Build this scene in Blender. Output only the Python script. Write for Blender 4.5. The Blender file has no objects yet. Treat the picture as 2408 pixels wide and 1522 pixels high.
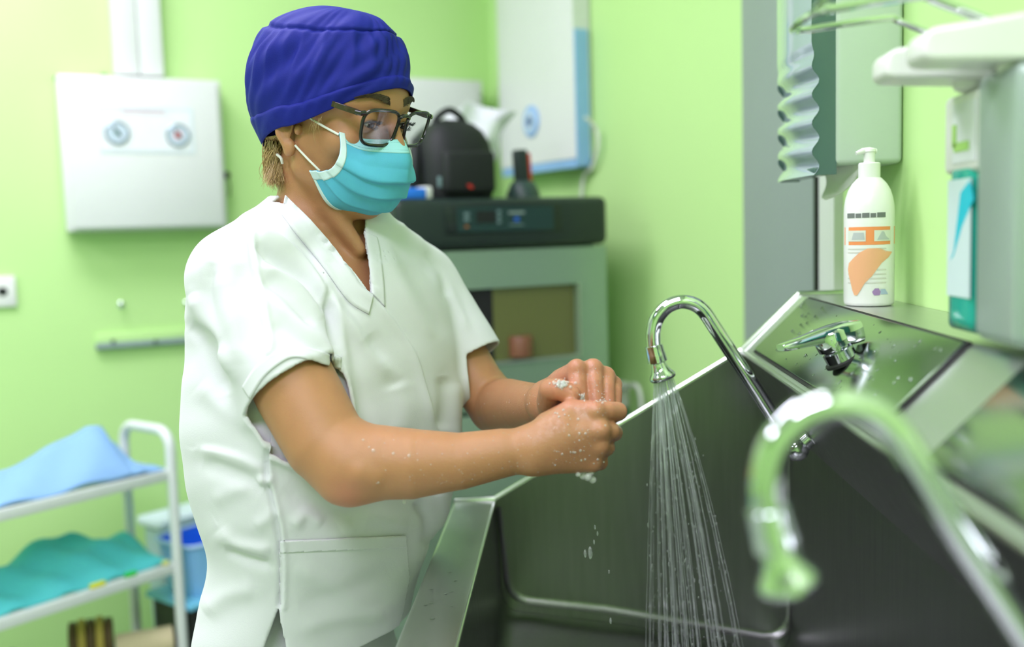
import bpy, bmesh, math, random
import numpy as np
from mathutils import Vector, Matrix
from mathutils.bvhtree import BVHTree

random.seed(7); rng = np.random.default_rng(7)
SC = bpy.context.scene
COL = SC.collection

# ------------------------------------------------------------------ camera
IMW, IMH, FOC = 2408.0, 1522.0, 2341.1          # 35 mm lens on a 36 mm wide sensor
CAM = Vector((0.0, 0.0, 1.33))
YAW, PITCH, ROLL = math.radians(3.2), math.radians(5.3), math.radians(1.7)
R0 = Vector((math.cos(YAW), math.sin(YAW), 0))           # horizontal right
W0 = Vector((-math.sin(YAW), math.cos(YAW), 0))          # horizontal forward
ZUP = Vector((0, 0, 1))
CW = W0 * math.cos(PITCH) - ZUP * math.sin(PITCH)
CU0 = ZUP * math.cos(PITCH) + W0 * math.sin(PITCH)
CR = R0 * math.cos(ROLL) - CU0 * math.sin(ROLL)
CU = CU0 * math.cos(ROLL) + R0 * math.sin(ROLL)
cam_data = bpy.data.cameras.new('camera')
cam_data.lens = 35.0; cam_data.sensor_width = 36.0; cam_data.sensor_fit = 'HORIZONTAL'
cam_data.clip_start = 0.02
cam_data.dof.use_dof = True
cam_data.dof.focus_distance = 1.20
cam_data.dof.aperture_fstop = 2.0
cam = bpy.data.objects.new('camera', cam_data); COL.objects.link(cam)
m3 = Matrix((CR, CU, -CW)).transposed()
cam.matrix_world = Matrix.Translation(CAM) @ m3.to_4x4()
SC.camera = cam

# ------------------------------------------------------------------ world, exposure
world = bpy.data.worlds.new('world'); SC.world = world; world.use_nodes = True
world.node_tree.nodes['Background'].inputs[0].default_value = (0.75, 0.85, 0.9, 1)
world.node_tree.nodes['Background'].inputs[1].default_value = 0.25
SC.view_settings.view_transform = 'Standard'
SC.view_settings.look = 'None'
SC.view_settings.gamma = 1.0
SC.view_settings.use_curve_mapping = False
SC.view_settings.exposure = 0.05

CEIL = 2.80
# ceiling lamps: x, y, size x, size y, watts
LAMPS = [(-1.2, 1.70, 1.2, 0.6, 26.0), (-0.50, 0.75, 1.2, 0.6, 9.0), (-0.40, -0.8, 1.2, 0.6, 40.0), (-2.5, 0.4, 0.6, 1.2, 22.0)]
for (lx, ly, sx, sy, w) in LAMPS:
    ld = bpy.data.lights.new('panel_light', 'AREA'); ld.shape = 'RECTANGLE'
    ld.size = sx; ld.size_y = sy; ld.energy = w; ld.color = (1.0, 0.87, 1.20)
    lo_ = bpy.data.objects.new('panel_light', ld); COL.objects.link(lo_)
    lo_.location = (lx, ly, CEIL - 0.035)

# ------------------------------------------------------------------ projection helpers
def P(px, py, d):
    """world point at depth d (metres along the view axis) that the photo shows at (px, py)"""
    return CAM + CW * d + CR * ((px - IMW / 2) / FOC * d) + CU * ((IMH / 2 - py) / FOC * d)
def ray(px, py): return (P(px, py, 1.0) - CAM).normalized()
def proj(p):
    q = Vector(p) - CAM; d = q.dot(CW)
    return (IMW / 2 + FOC * q.dot(CR) / d, IMH / 2 - FOC * q.dot(CU) / d, d)
def onplane(px, py, p0, n):
    r = ray(px, py); t = (Vector(p0) - CAM).dot(n) / r.dot(n)
    return CAM + r * t
def along_px(p0, d, px):
    """t so that p0 + t*d shows at column px"""
    p0 = Vector(p0) - CAM; k = (px - IMW / 2) / FOC
    A = p0.dot(CR) - k * p0.dot(CW); B = d.dot(CR) - k * d.dot(CW)
    return -A / B
_c = np.array(CAM); _w = np.array(CW); _r = np.array(CR); _u = np.array(CU)
def projN(V):
    q = V - _c; d = q @ _w
    return IMW / 2 + FOC * (q @ _r) / d, IMH / 2 - FOC * (q @ _u) / d, d

# ------------------------------------------------------------------ materials
def lin(c):
    return tuple(((x / 255) / 12.92 if x / 255 <= 0.04045 else ((x / 255 + 0.055) / 1.055) ** 2.4) for x in c)
MATS = {}
def mat(name, col, rough=0.5, metal=0.0, var=0.05, vscale=30.0, bump=0.0, bscale=200.0, spec=0.5, coat=0.0, trans=0.0, ior=1.45,
        sss=0.0, emit=0.0, sheen=0.0, stretch=None, alpha=1.0, rvar=0.0, stretch_col=False):
    if name in MATS: return MATS[name]
    m = bpy.data.materials.new(name); m.use_nodes = True; MATS[name] = m
    nt = m.node_tree; b = nt.nodes['Principled BSDF']; L = nt.links.new
    b.inputs['Roughness'].default_value = rough; b.inputs['Metallic'].default_value = metal
    b.inputs['Specular IOR Level'].default_value = spec; b.inputs['Coat Weight'].default_value = coat
    b.inputs['Transmission Weight'].default_value = trans; b.inputs['IOR'].default_value = ior
    b.inputs['Alpha'].default_value = alpha
    if sheen: b.inputs['Sheen Weight'].default_value = sheen
    if sss:
        b.inputs['Subsurface Weight'].default_value = sss; b.inputs['Subsurface Radius'].default_value = (1.0, 0.35, 0.15)
        b.inputs['Subsurface Scale'].default_value = 0.006
    if emit:
        b.inputs['Emission Color'].default_value = (*col, 1); b.inputs['Emission Strength'].default_value = emit
    tc = nt.nodes.new('ShaderNodeTexCoord'); mp = nt.nodes.new('ShaderNodeMapping'); L(tc.outputs['Object'], mp.inputs['Vector'])
    if stretch: mp.inputs['Scale'].default_value = stretch
    n = nt.nodes.new('ShaderNodeTexNoise'); n.inputs['Scale'].default_value = vscale; n.inputs['Detail'].default_value = 4
    L((mp if stretch_col else tc).outputs['Vector' if stretch_col else 'Object'], n.inputs['Vector'])
    mx = nt.nodes.new('ShaderNodeMix'); mx.data_type = 'RGBA'
    mx.inputs[6].default_value = (*[max(0, x * (1 - var)) for x in col], 1)
    mx.inputs[7].default_value = (*[min(1, x * (1 + var)) for x in col], 1)
    L(n.outputs['Fac'], mx.inputs[0]); L(mx.outputs[2], b.inputs['Base Color'])
    if rvar:
        mr = nt.nodes.new('ShaderNodeMapRange'); mr.inputs['To Min'].default_value = max(0.02, rough - rvar); mr.inputs['To Max'].default_value = rough + rvar
        nr = nt.nodes.new('ShaderNodeTexNoise'); nr.inputs['Scale'].default_value = 9.0; nr.inputs['Detail'].default_value = 6
        L(mp.outputs['Vector'], nr.inputs['Vector']); L(nr.outputs['Fac'], mr.inputs['Value']); L(mr.outputs['Result'], b.inputs['Roughness'])
    if bump:
        n2 = nt.nodes.new('ShaderNodeTexNoise'); n2.inputs['Scale'].default_value = bscale; n2.inputs['Detail'].default_value = 5
        L(mp.outputs['Vector'], n2.inputs['Vector'])
        bp = nt.nodes.new('ShaderNodeBump'); bp.inputs['Strength'].default_value = bump; bp.inputs['Distance'].default_value = 0.002
        L(n2.outputs['Fac'], bp.inputs['Height']); L(bp.outputs['Normal'], b.inputs['Normal'])
    return m

# ------------------------------------------------------------------ scene graph helpers
def tag(o, label=None, cat=None, group=None, kind=None):
    if label: o['label'] = label
    if cat: o['category'] = cat
    if group: o['group'] = group
    if kind: o['kind'] = kind
    return o
def thing(name, label, cat, loc=(0, 0, 0), group=None, kind=None):
    o = bpy.data.objects.new(name, None); COL.objects.link(o); o.location = loc
    o.empty_display_size = 0.05
    return tag(o, label, cat, group, kind)
def wloc(p):
    return p.location.copy() if p.parent is None else wloc(p.parent) + p.matrix_parent_inverse.translation + p.location
def put(o, parent):
    if parent is not None:
        o.parent = parent; o.matrix_parent_inverse = Matrix.Translation(-wloc(parent))
    return o
def mk(name, verts, faces, material, parent=None, smooth=True, sharp=None):
    me = bpy.data.meshes.new(name); me.from_pydata([tuple(v) for v in verts], [], [tuple(f) for f in faces]); me.update()
    o = bpy.data.objects.new(name, me); COL.objects.link(o)
    if material: me.materials.append(material)
    if smooth:
        me.polygons.foreach_set('use_smooth', [True] * len(me.polygons))
        if sharp: me.set_sharp_from_angle(angle=math.radians(sharp))
    return put(o, parent)
def mkN(name, V, Q, material, parent=None, smooth=True):
    """numpy quads -> mesh"""
    me = bpy.data.meshes.new(name)
    me.vertices.add(len(V)); me.vertices.foreach_set('co', np.asarray(V, np.float32).ravel())
    nq = len(Q); me.loops.add(nq * 4); me.polygons.add(nq)
    me.loops.foreach_set('vertex_index', np.asarray(Q, np.int32).ravel())
    me.polygons.foreach_set('loop_start', np.arange(0, nq * 4, 4, dtype=np.int32))
    me.update(calc_edges=True); me.validate()
    me.polygons.foreach_set('use_smooth', np.ones(len(me.polygons), bool))
    if material: me.materials.append(material)
    o = bpy.data.objects.new(name, me); COL.objects.link(o)
    return put(o, parent)
class MB:
    def __init__(s): s.v = []; s.f = []
    def add(s, verts, faces):
        k = len(s.v); s.v += [tuple(x) for x in verts]; s.f += [tuple(i + k for i in f) for f in faces]; return s
    def box(s, c, hx, hy, hz, ax=None, ay=None, az=None, bev=0.0, seg=2):
        c = Vector(c); ax = ax or Vector((1, 0, 0)); ay = ay or Vector((0, 1, 0)); az = az or Vector((0, 0, 1))
        bm = bmesh.new(); bmesh.ops.create_cube(bm, size=2.0)
        for v in bm.verts: v.co = Vector((v.co.x * hx, v.co.y * hy, v.co.z * hz))
        if bev: bmesh.ops.bevel(bm, geom=list(bm.edges), offset=bev, segments=seg, affect='EDGES', profile=0.5)
        vs = [c + ax * v.co.x + ay * v.co.y + az * v.co.z for v in bm.verts]
        s.add(vs, [[v.index for v in f.verts] for f in bm.faces]); bm.free(); return s
    def tube(s, pts, r, n=12, cap=True, flat=None):
        pts = [Vector(p) for p in pts]; rr = r if hasattr(r, '__len__') else [r] * len(pts)
        T = []
        for i in range(len(pts)):
            a = pts[max(0, i - 1)]; b = pts[min(len(pts) - 1, i + 1)]; T.append((b - a).normalized())
        nrm = T[0].orthogonal().normalized()
        vs = []; fs = []
        for i, p in enumerate(pts):
            nrm = (nrm - T[i] * nrm.dot(T[i])).normalized(); bi = T[i].cross(nrm)
            for k in range(n):
                a = 2 * math.pi * k / n
                vs.append(p + (nrm * math.cos(a) + bi * math.sin(a)) * rr[i])
        for i in range(len(pts) - 1):
            for k in range(n):
                a = i * n + k; b = i * n + (k + 1) % n
                fs.append((a, b, b + n, a + n))
        if cap: fs.append(tuple(range(n - 1, -1, -1))); fs.append(tuple(range((len(pts) - 1) * n, len(pts) * n)))
        return s.add(vs, fs)
    def lathe(s, c, axis, prof, n=32, cap=True):
        """prof: (radius, height along axis)"""
        c = Vector(c); axis = Vector(axis).normalized(); a1 = axis.orthogonal().normalized(); a2 = axis.cross(a1)
        vs = []; fs = []
        for (r, h) in prof:
            for k in range(n):
                a = 2 * math.pi * k / n
                vs.append(c + axis * h + (a1 * math.cos(a) + a2 * math.sin(a)) * r)
        for i in range(len(prof) - 1):
            for k in range(n):
                a = i * n + k; b = i * n + (k + 1) % n
                fs.append((a, b, b + n, a + n))
        if cap: fs.append(tuple(range(n - 1, -1, -1))); fs.append(tuple(range((len(prof) - 1) * n, len(prof) * n)))
        return s.add(vs, fs)
    def ball(s, c, r, n=12, m=8, ax=None, sc=(1, 1, 1)):
        c = Vector(c); M = ax or (Vector((1, 0, 0)), Vector((0, 1, 0)), Vector((0, 0, 1)))
        vs = []; fs = []
        for i in range(m + 1):
            t = math.pi * i / m
            for k in range(n):
                a = 2 * math.pi * k / n
                q = (math.sin(t) * math.cos(a) * r * sc[0], math.sin(t) * math.sin(a) * r * sc[1], math.cos(t) * r * sc[2])
                vs.append(c + M[0] * q[0] + M[1] * q[1] + M[2] * q[2])
        for i in range(m):
            for k in range(n):
                a = i * n + k; b = i * n + (k + 1) % n
                fs.append((a, a + n, b + n, b))
        return s.add(vs, fs)
    def prism(s, poly, ext):
        """closed polygon of points pushed along ext"""
        poly = [Vector(p) for p in poly]; n = len(poly); ext = Vector(ext)
        vs = poly + [p + ext for p in poly]
        fs = [tuple(range(n - 1, -1, -1)), tuple(range(n, 2 * n))] + [(i, (i + 1) % n, n + (i + 1) % n, n + i) for i in range(n)]
        return s.add(vs, fs)
    def build(s, name, material, parent=None, smooth=True, sharp=35):
        return mk(name, s.v, s.f, material, parent, smooth, sharp)
def spline(pts, n=8):
    """Catmull-Rom through points"""
    pts = [Vector(p) for p in pts]; out = []
    for i in range(len(pts) - 1):
        p0 = pts[max(0, i - 1)]; p1 = pts[i]; p2 = pts[i + 1]; p3 = pts[min(len(pts) - 1, i + 2)]
        for k in range(n):
            t = k / n
            out.append(0.5 * ((2 * p1) + (p2 - p0) * t + (2 * p0 - 5 * p1 + 4 * p2 - p3) * t * t + (3 * p1 - p0 - 3 * p2 + p3) * t ** 3))
    out.append(pts[-1]); return out

# ------------------------------------------------------------------ implicit surfaces (for body and cloth)
class Field:
    def __init__(s, lo, hi, h):
        s.lo = np.array(lo, float); s.h = h; n = np.ceil((np.array(hi) - s.lo) / h).astype(int) + 1
        s.n = n; s.f = np.full(n, 1.0, np.float32)
    def reg(s, lo, hi):
        i0 = np.clip(np.floor((np.array(lo) - s.lo) / s.h).astype(int), 0, s.n); i1 = np.clip(np.ceil((np.array(hi) - s.lo) / s.h).astype(int) + 1, 0, s.n)
        sl = tuple(slice(a, b) for a, b in zip(i0, i1))
        ax = [(s.lo[k] + s.h * np.arange(i0[k], i1[k])).astype(np.float32) for k in range(3)]
        return sl, ax[0][:, None, None], ax[1][None, :, None], ax[2][None, None, :]
    def union(s, fn, lo, hi, k=0.004):
        sl, X, Y, Z = s.reg(np.array(lo) - k - 4 * s.h, np.array(hi) + k + 4 * s.h)
        a = s.f[sl]
        if a.size == 0: return
        d = fn(X, Y, Z)
        if k > 0:
            t = np.clip(0.5 + 0.5 * (a - d) / k, 0, 1); s.f[sl] = a * (1 - t) + d * t - k * t * (1 - t)
        else: s.f[sl] = np.minimum(a, d)
    def sub(s, fn, lo, hi, k=0.002):
        sl, X, Y, Z = s.reg(np.array(lo) - k - 4 * s.h, np.array(hi) + k + 4 * s.h)
        a = s.f[sl]
        if a.size == 0: return
        d = fn(X, Y, Z)
        t = np.clip(0.5 - 0.5 * (a + d) / k, 0, 1); s.f[sl] = a * (1 - t) - d * t + k * t * (1 - t)
    def cone(s, a, b, ra, rb, k=0.004):
        fn = cone_fn(a, b, ra, rb); a = np.array(a); b = np.array(b); r = max(ra, rb)
        s.union(fn, np.minimum(a, b) - r, np.maximum(a, b) + r, k)
    def chain(s, pts, k=0.004):
        """pts: list of (point, radius)"""
        fns = [cone_fn(pts[i][0], pts[i + 1][0], pts[i][1], pts[i + 1][1]) for i in range(len(pts) - 1)]
        A = np.array([tuple(p) for p, r in pts]); R = max(r for p, r in pts)
        def fn(X, Y, Z):
            d = fns[0](X, Y, Z)
            for g in fns[1:]: d = np.minimum(d, g(X, Y, Z))
            return d
        s.union(fn, A.min(0) - R, A.max(0) + R, k)
    def ell(s, c, r, ax=None, k=0.004, sub=False):
        fn = ell_fn(c, r, ax); R = max(r); c = np.array(c)
        (s.sub if sub else s.union)(fn, c - R, c + R, k)
    def sample(s, V):
        q = np.clip((V - s.lo) / s.h, 0, np.array(s.n) - 1.001); i = q.astype(int); t = q - i; out = 0
        for dx in (0, 1):
            for dy in (0, 1):
                for dz in (0, 1):
                    w = (t[:, 0] if dx else 1 - t[:, 0]) * (t[:, 1] if dy else 1 - t[:, 1]) * (t[:, 2] if dz else 1 - t[:, 2])
                    out = out + w * s.f[i[:, 0] + dx, i[:, 1] + dy, i[:, 2] + dz]
        return out
    def grad(s, V, e=0.006):
        g = np.stack([s.sample(V + np.eye(3)[k] * e) - s.sample(V - np.eye(3)[k] * e) for k in range(3)], 1)
        return g / (np.linalg.norm(g, axis=1, keepdims=True) + 1e-9)
    def nets(s, smooth=2):
        f = s.f; S = f < 0; n = np.array(f.shape) - 1
        c = np.zeros(n, np.int8)
        for dx in (0, 1):
            for dy in (0, 1):
                for dz in (0, 1): c += S[dx:n[0] + dx, dy:n[1] + dy, dz:n[2] + dz]
        idx = np.argwhere((c > 0) & (c < 8)); del c
        flat = (idx[:, 0] * n[1] + idx[:, 1]) * n[2] + idx[:, 2]
        cor = [(dx, dy, dz) for dx in (0, 1) for dy in (0, 1) for dz in (0, 1)]
        val = np.stack([f[idx[:, 0] + a, idx[:, 1] + b, idx[:, 2] + e] for a, b, e in cor], 1)
        acc = np.zeros((len(idx), 3)); cnt = np.zeros(len(idx))
        for i in range(8):
            for j in range(i + 1, 8):
                ci, cj = np.array(cor[i]), np.array(cor[j])
                if np.abs(ci - cj).sum() != 1: continue
                v0, v1 = val[:, i], val[:, j]; m = (v0 < 0) != (v1 < 0)
                t = np.where(m, v0 / np.where(m, v0 - v1, 1), 0)
                acc += m[:, None] * (ci + t[:, None] * (cj - ci)); cnt += m
        V = s.lo + s.h * (idx + acc / cnt[:, None])
        Q = []
        for axis in range(3):
            sl0 = [slice(1, None)] * 3; sl1 = [slice(1, None)] * 3
            for k in range(3):
                sl0[k] = slice(1, n[k]); sl1[k] = slice(1, n[k])
            sl0[axis] = slice(0, n[axis]); sl1[axis] = slice(1, n[axis] + 1)
            A = S[tuple(sl0)]; B = S[tuple(sl1)]; e = np.argwhere(A != B)
            if len(e) == 0: continue
            ins = A[e[:, 0], e[:, 1], e[:, 2]]
            off = np.ones(3, int); off[axis] = 0; e = e + off
            u, v = (axis + 1) % 3, (axis + 2) % 3
            q = []
            for du, dv in ((1, 1), (0, 1), (0, 0), (1, 0)):
                g = e.copy(); g[:, u] -= du; g[:, v] -= dv
                q.append(np.searchsorted(flat, (g[:, 0] * n[1] + g[:, 1]) * n[2] + g[:, 2]))
            q = np.stack(q, 1); q[~ins] = q[~ins][:, ::-1]; Q.append(q)
        Q = np.concatenate(Q); V = smoothN(V, Q, smooth)
        return V, Q
def smoothN(V, Q, it, w=0.5):
    if it <= 0: return V
    E = np.concatenate([Q[:, [0, 1]], Q[:, [1, 2]], Q[:, [2, 3]], Q[:, [3, 0]]]); n = len(V)
    cnt = np.bincount(E[:, 0], minlength=n) + np.bincount(E[:, 1], minlength=n)
    for k in range(it):
        for ww in (w, -w * 1.03):
            A = np.stack([np.bincount(E[:, 0], V[E[:, 1], j], n) + np.bincount(E[:, 1], V[E[:, 0], j], n) for j in range(3)], 1)
            V = V + ww * (A / np.maximum(cnt, 1)[:, None] - V)
    return V
def cone_fn(a, b, ra, rb):
    a = np.array(a, np.float32); b = np.array(b, np.float32); ba = b - a; L2 = max(float(ba @ ba), 1e-9)
    def fn(X, Y, Z):
        px, py, pz = X - a[0], Y - a[1], Z - a[2]
        t = np.clip((px * ba[0] + py * ba[1] + pz * ba[2]) / L2, 0, 1)
        return np.sqrt((px - t * ba[0]) ** 2 + (py - t * ba[1]) ** 2 + (pz - t * ba[2]) ** 2) - (ra + t * (rb - ra))
    return fn
def ell_fn(c, r, ax=None):
    ax = ax or ((1, 0, 0), (0, 1, 0), (0, 0, 1))
    def fn(X, Y, Z):
        px, py, pz = X - c[0], Y - c[1], Z - c[2]; k0 = 0; k1 = 0
        for i in range(3):
            q = px * ax[i][0] + py * ax[i][1] + pz * ax[i][2]; k0 = k0 + (q / r[i]) ** 2; k1 = k1 + (q / r[i] ** 2) ** 2
        k0 = np.sqrt(k0); return k0 * (k0 - 1) / (np.sqrt(k1) + 1e-6)
    return fn
def loft_fn(secs, S, F, n=2.3):
    """secs: (z, centre xy, half width along S, half depth along F)"""
    secs = sorted(secs, key=lambda q: q[0]); z = np.array([q[0] for q in secs])
    zz = np.linspace(z[0], z[-1], 200)
    def ch(vals):
        v = np.interp(zz, z, vals); k = np.ones(13) / 13
        return np.convolve(np.pad(v, 6, mode='edge'), k, 'valid')
    cx, cy, a, b = ch([q[1][0] for q in secs]), ch([q[1][1] for q in secs]), ch([q[2] for q in secs]), ch([q[3] for q in secs])
    def fn(X, Y, Z):
        zf = Z.ravel(); g = lambda v: np.interp(zf, zz, v).astype(np.float32)[None, None, :]
        dx, dy = X - g(cx), Y - g(cy); u = dx * S[0] + dy * S[1]; v = dx * F[0] + dy * F[1]
        A, B = g(a), g(b)
        d = ((np.abs(u / A) ** n + np.abs(v / B) ** n) ** (1 / n) - 1) * np.minimum(A, B)
        return np.maximum(d, np.maximum(Z - z[-1], z[0] - Z))
    return fn
# ================================================================== the room
M_wall = mat('wall_green_paint', (0.53, 0.81, 0.32), rough=0.45, var=0.03, vscale=3, bump=0.05, bscale=120)
M_ceil = mat('ceiling_paint', (0.8, 0.82, 0.78), rough=0.8)
M_floor = mat('floor_vinyl', (0.42, 0.47, 0.42), rough=0.35, var=0.12, vscale=60)
M_white = mat('white_enamel', (0.74, 0.77, 0.75), rough=0.3, var=0.02)
M_plastic = mat('white_plastic', (0.80, 0.82, 0.78), rough=0.35, var=0.02)
M_chrome = mat('chrome', (0.64, 0.68, 0.68), rough=0.06, metal=1.0, var=0.01)
M_steel = mat('brushed_steel', (0.60, 0.62, 0.60), rough=0.34, metal=1.0, var=0.05, vscale=12, bump=0.008, bscale=80, stretch=(14, 1.0, 14), rvar=0.04)
M_black = mat('black_plastic', (0.012, 0.014, 0.014), rough=0.4, var=0.1)
M_rubber = mat('black_rubber', (0.01, 0.01, 0.01), rough=0.6)
M_grey = mat('grey_laminate', (0.30, 0.36, 0.34), rough=0.45, var=0.03, vscale=8)
M_dark = mat('dark_frame', (0.05, 0.075, 0.085), rough=0.4)
M_lamp = mat('lamp_diffuser', (1, 0.99, 0.96), rough=0.5, emit=3.0)

hz = lambda v: Vector((v.x, v.y, 0)).normalized()
A_DIR = hz(P(5700, 410, 1.0) - CAM)                     # along the back wall, to the right and away
B_DIR = Vector((A_DIR.y, -A_DIR.x, 0))                  # along the adjoining wall, to the right and nearer
A0 = P(330, 360, 2.75); A0.z = 0
A_N = B_DIR.copy()                                      # back wall faces the room this way
B_N = -A_DIR
tK = along_px(A0 + ZUP * 1.33, A_DIR, 1163)
KORN = A0 + A_DIR * tK                                  # corner of the two green walls
tB = along_px(KORN + ZUP * 1.33, B_DIR, 1748)
BEND = KORN + B_DIR * tB
XC = 0.455                                              # face of the sink wall
def onA(px, py, off=0.0): return onplane(px, py, A0 + A_N * off, A_N)
def onB(px, py, off=0.0): return onplane(px, py, KORN + B_N * off, B_N)
def wallbox(name, a, b, n, z0=0.0, z1=CEIL, th=0.1, m=None):
    a = Vector((a.x, a.y, 0)); b = Vector((b.x, b.y, 0)); mb = MB()
    mb.prism([a + ZUP * z0, b + ZUP * z0, b + ZUP * z1, a + ZUP * z1], -n * th)
    o = mb.build(name, m or M_wall, None, smooth=False); tag(o, kind='structure'); return o
AL = KORN - A_DIR * 4.6
w = wallbox('wall_back', AL, KORN, A_N); tag(w, 'lime green painted wall behind the nurse and the trolley', 'wall')
w = wallbox('wall_corner', KORN, BEND + B_DIR * 0.02, B_N); tag(w, 'lime green painted wall that carries the water heater', 'wall')
YD = 1.815                                              # sink wall ends here, the door begins
w = wallbox('wall_right', Vector((XC, -2.4, 0)), Vector((XC, YD, 0)), Vector((-1, 0, 0))); tag(w, 'lime green wall above the scrub sink carrying the dispensers', 'wall')
w = wallbox('wall_front', Vector((-3.2, -2.4, 0)), Vector((XC, -2.4, 0)), Vector((0, 1, 0))); tag(w, 'lime green wall at the near end of the room', 'wall')
nE = Vector((AL.y + 2.4, -(AL.x + 3.2), 0)).normalized()
w = wallbox('wall_left', Vector((-3.2, -2.4, 0)), AL, nE); tag(w, 'lime green wall closing the room beyond the trolley', 'wall')
fl = [(-3.4, -2.6), (0.7, -2.6), (0.9, 2.6), (KORN.x + 0.3, KORN.y + 0.3), (AL.x - 0.3, AL.y + 0.3)]
o = MB().prism([(x, y, -0.1) for x, y in fl], (0, 0, 0.1)).build('floor', M_floor, smooth=False); tag(o, 'pale grey vinyl floor of the scrub room', 'floor', kind='structure')
o = MB().prism([(x, y, CEIL) for x, y in fl], (0, 0, 0.1)).build('ceiling', M_ceil, smooth=False); tag(o, 'white ceiling with flat lamp panels', 'ceiling', kind='structure')
for i, (lx, ly, sx, sy, wt) in enumerate(LAMPS):
    where = ['above the trolley', 'above the scrub sink', 'behind the camera', 'near the far side of the room'][i]
    t = thing('ceiling_lamp', 'flat rectangular ceiling lamp panel ' + where, 'lamp', (lx, ly, CEIL), 'ceiling lamp panels')
    fr = MB()
    for sgn in (-1, 1):
        fr.box((lx + sgn * (sx / 2 + 0.012), ly, CEIL - 0.015), 0.012, sy / 2 + 0.024, 0.015)
        fr.box((lx, ly + sgn * (sy / 2 + 0.012), CEIL - 0.015), sx / 2, 0.012, 0.015)
    fr.build('frame', M_white, t, smooth=False)
    MB().box((lx, ly, CEIL - 0.012), sx / 2, sy / 2, 0.008).build('diffuser', M_lamp, t, smooth=False)

# door at the far end of the sink wall: grey leaf, dark gasket and pale jamb
D0 = Vector((XC, YD, 0)); D1 = Vector((BEND.x, BEND.y, 0))
dd = (D1 - D0).normalized(); dn = Vector((-dd.y, dd.x, 0))
if dn.dot(CAM - D0) < 0: dn = -dn
def yc(px): return along_px(Vector((XC, 0, 1.33)), Vector((0, 1, 0)), px)
t = thing('door_1', 'grey laminate door leaf with dark gasket beside the towel dispenser', 'door', D0, kind='structure')
MB().prism([D0, D1 + dd * 0.03, D1 + dd * 0.03 + ZUP * CEIL, D0 + ZUP * CEIL], -dn * 0.04).build('door_leaf', M_grey, t, smooth=False)
y1, y2, y3 = yc(1923), yc(1946), yc(1983)
MB().prism([(XC, y2, 0), (XC, YD, 0), (XC, YD, CEIL), (XC, y2, CEIL)], (-0.012, 0, 0)).build('gasket', M_dark, t, smooth=False)
MB().prism([(XC, y2 + 0.006, 0), (XC, y2 + 0.02, 0), (XC, y2 + 0.02, CEIL), (XC, y2 + 0.006, CEIL)], (-0.018, 0, 0)).build('seal_strip', M_rubber, t, smooth=False)
MB().prism([(XC, y3, 0), (XC, y2, 0), (XC, y2, CEIL), (XC, y3, CEIL)], (-0.015, 0, 0)).build('jamb', M_white, t, smooth=False)
# ================================================================== scrub sink
ZR, YN, YE = 0.90, 0.30, 1.56            # front rim height, near end, far end
XFO, XFI, XL, ZL, XR, ZRG = -0.190, -0.123, 0.271, 1.132, 0.360, 1.218
XBW, ZF = 0.343, 1.006
sink = thing('scrub_sink', 'long stainless steel surgical scrub sink trough along the right wall', 'sink', (0.1, 1.0, 0))
def strip(mb, prof, y0, y1):
    n = len(prof); mb.add([(x, y0, z) for x, z in prof] + [(x, y1, z) for x, z in prof], [(i, i + 1, n + i + 1, n + i) for i in range(n - 1)])
def arc(cx, cz, r, a0, a1, n=6): return [(cx + r * math.cos(math.radians(a0 + (a1 - a0) * i / n)), cz + r * math.sin(math.radians(a0 + (a1 - a0) * i / n))) for i in range(n + 1)]
M_basin = mat('basin_steel', (0.25, 0.255, 0.25), rough=0.32, metal=1.0, var=0.12, vscale=10, bump=0.012, bscale=40, stretch=(14, 14, 1.0), rvar=0.06, stretch_col=True)
# basin interior: front panel, sloping floor, back panel, with rounded corners
prof = [(XFI, ZR - 0.004), (XFI + 0.006, 0.80)] + arc(XFI + 0.035, 0.745, 0.028, 180, 262, 6) + [(0.10, 0.690)] + arc(XBW - 0.03, 0.675, 0.03, 270, 360, 6) + [(XBW, ZF)]
mb = MB(); strip(mb, prof, YN, YE - 0.001); strip(mb, [(x, z) for x, z in [(XFI - 0.02, ZR - 0.012), (XFI - 0.02, 0.64), (XBW + 0.02, 0.62), (XBW + 0.02, ZF)]], YN, YE)
mb.build('basin', M_basin, sink, sharp=50)
# front rim ledge with rounded edges, and apron down to the floor
mb = MB(); strip(mb, [(XFO, 0.12), (XFO, ZR - 0.006)] + arc(XFO + 0.006, ZR - 0.006, 0.006, 180, 90, 4) + arc(XFI - 0.004, ZR - 0.004, 0.004, 90, 0, 4) + [(XFI, ZR - 0.02)], YN, YE)
mb.build('front_rim', M_steel, sink, sharp=50)
MB().tube([(XFI - 0.001, YN, ZR - 0.001), (XFI - 0.001, YE, ZR - 0.001)], 0.0022, 8).build('rim_edge', M_steel, sink)
# far end panel with sloping top
pe = [(XFO, 0.12), (XFO, ZR), (XFI, ZR), (XL, ZL), (XR, ZRG), (XC - 0.001, ZRG), (XC - 0.001, 0.12)]
MB().prism([(x, YE, z) for x, z in pe], (0, 0.012, 0)).build('end_panel', M_basin, sink, smooth=False)
ed = [(XFO + 0.002, YE + 0.004, ZR), (XFI, YE + 0.004, ZR + 0.002), (XL, YE + 0.004, ZL + 0.002), (XR, YE + 0.004, ZRG + 0.002), (XC - 0.003, YE + 0.004, ZRG + 0.002)]
mb = MB()
for i in range(4): mb.tube([ed[i], ed[i + 1]], 0.0048, 10)
mb.build('end_panel_edge', mat('polished_edge', (0.75, 0.78, 0.75), rough=0.18, metal=1.0, var=0.02), sink)
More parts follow.
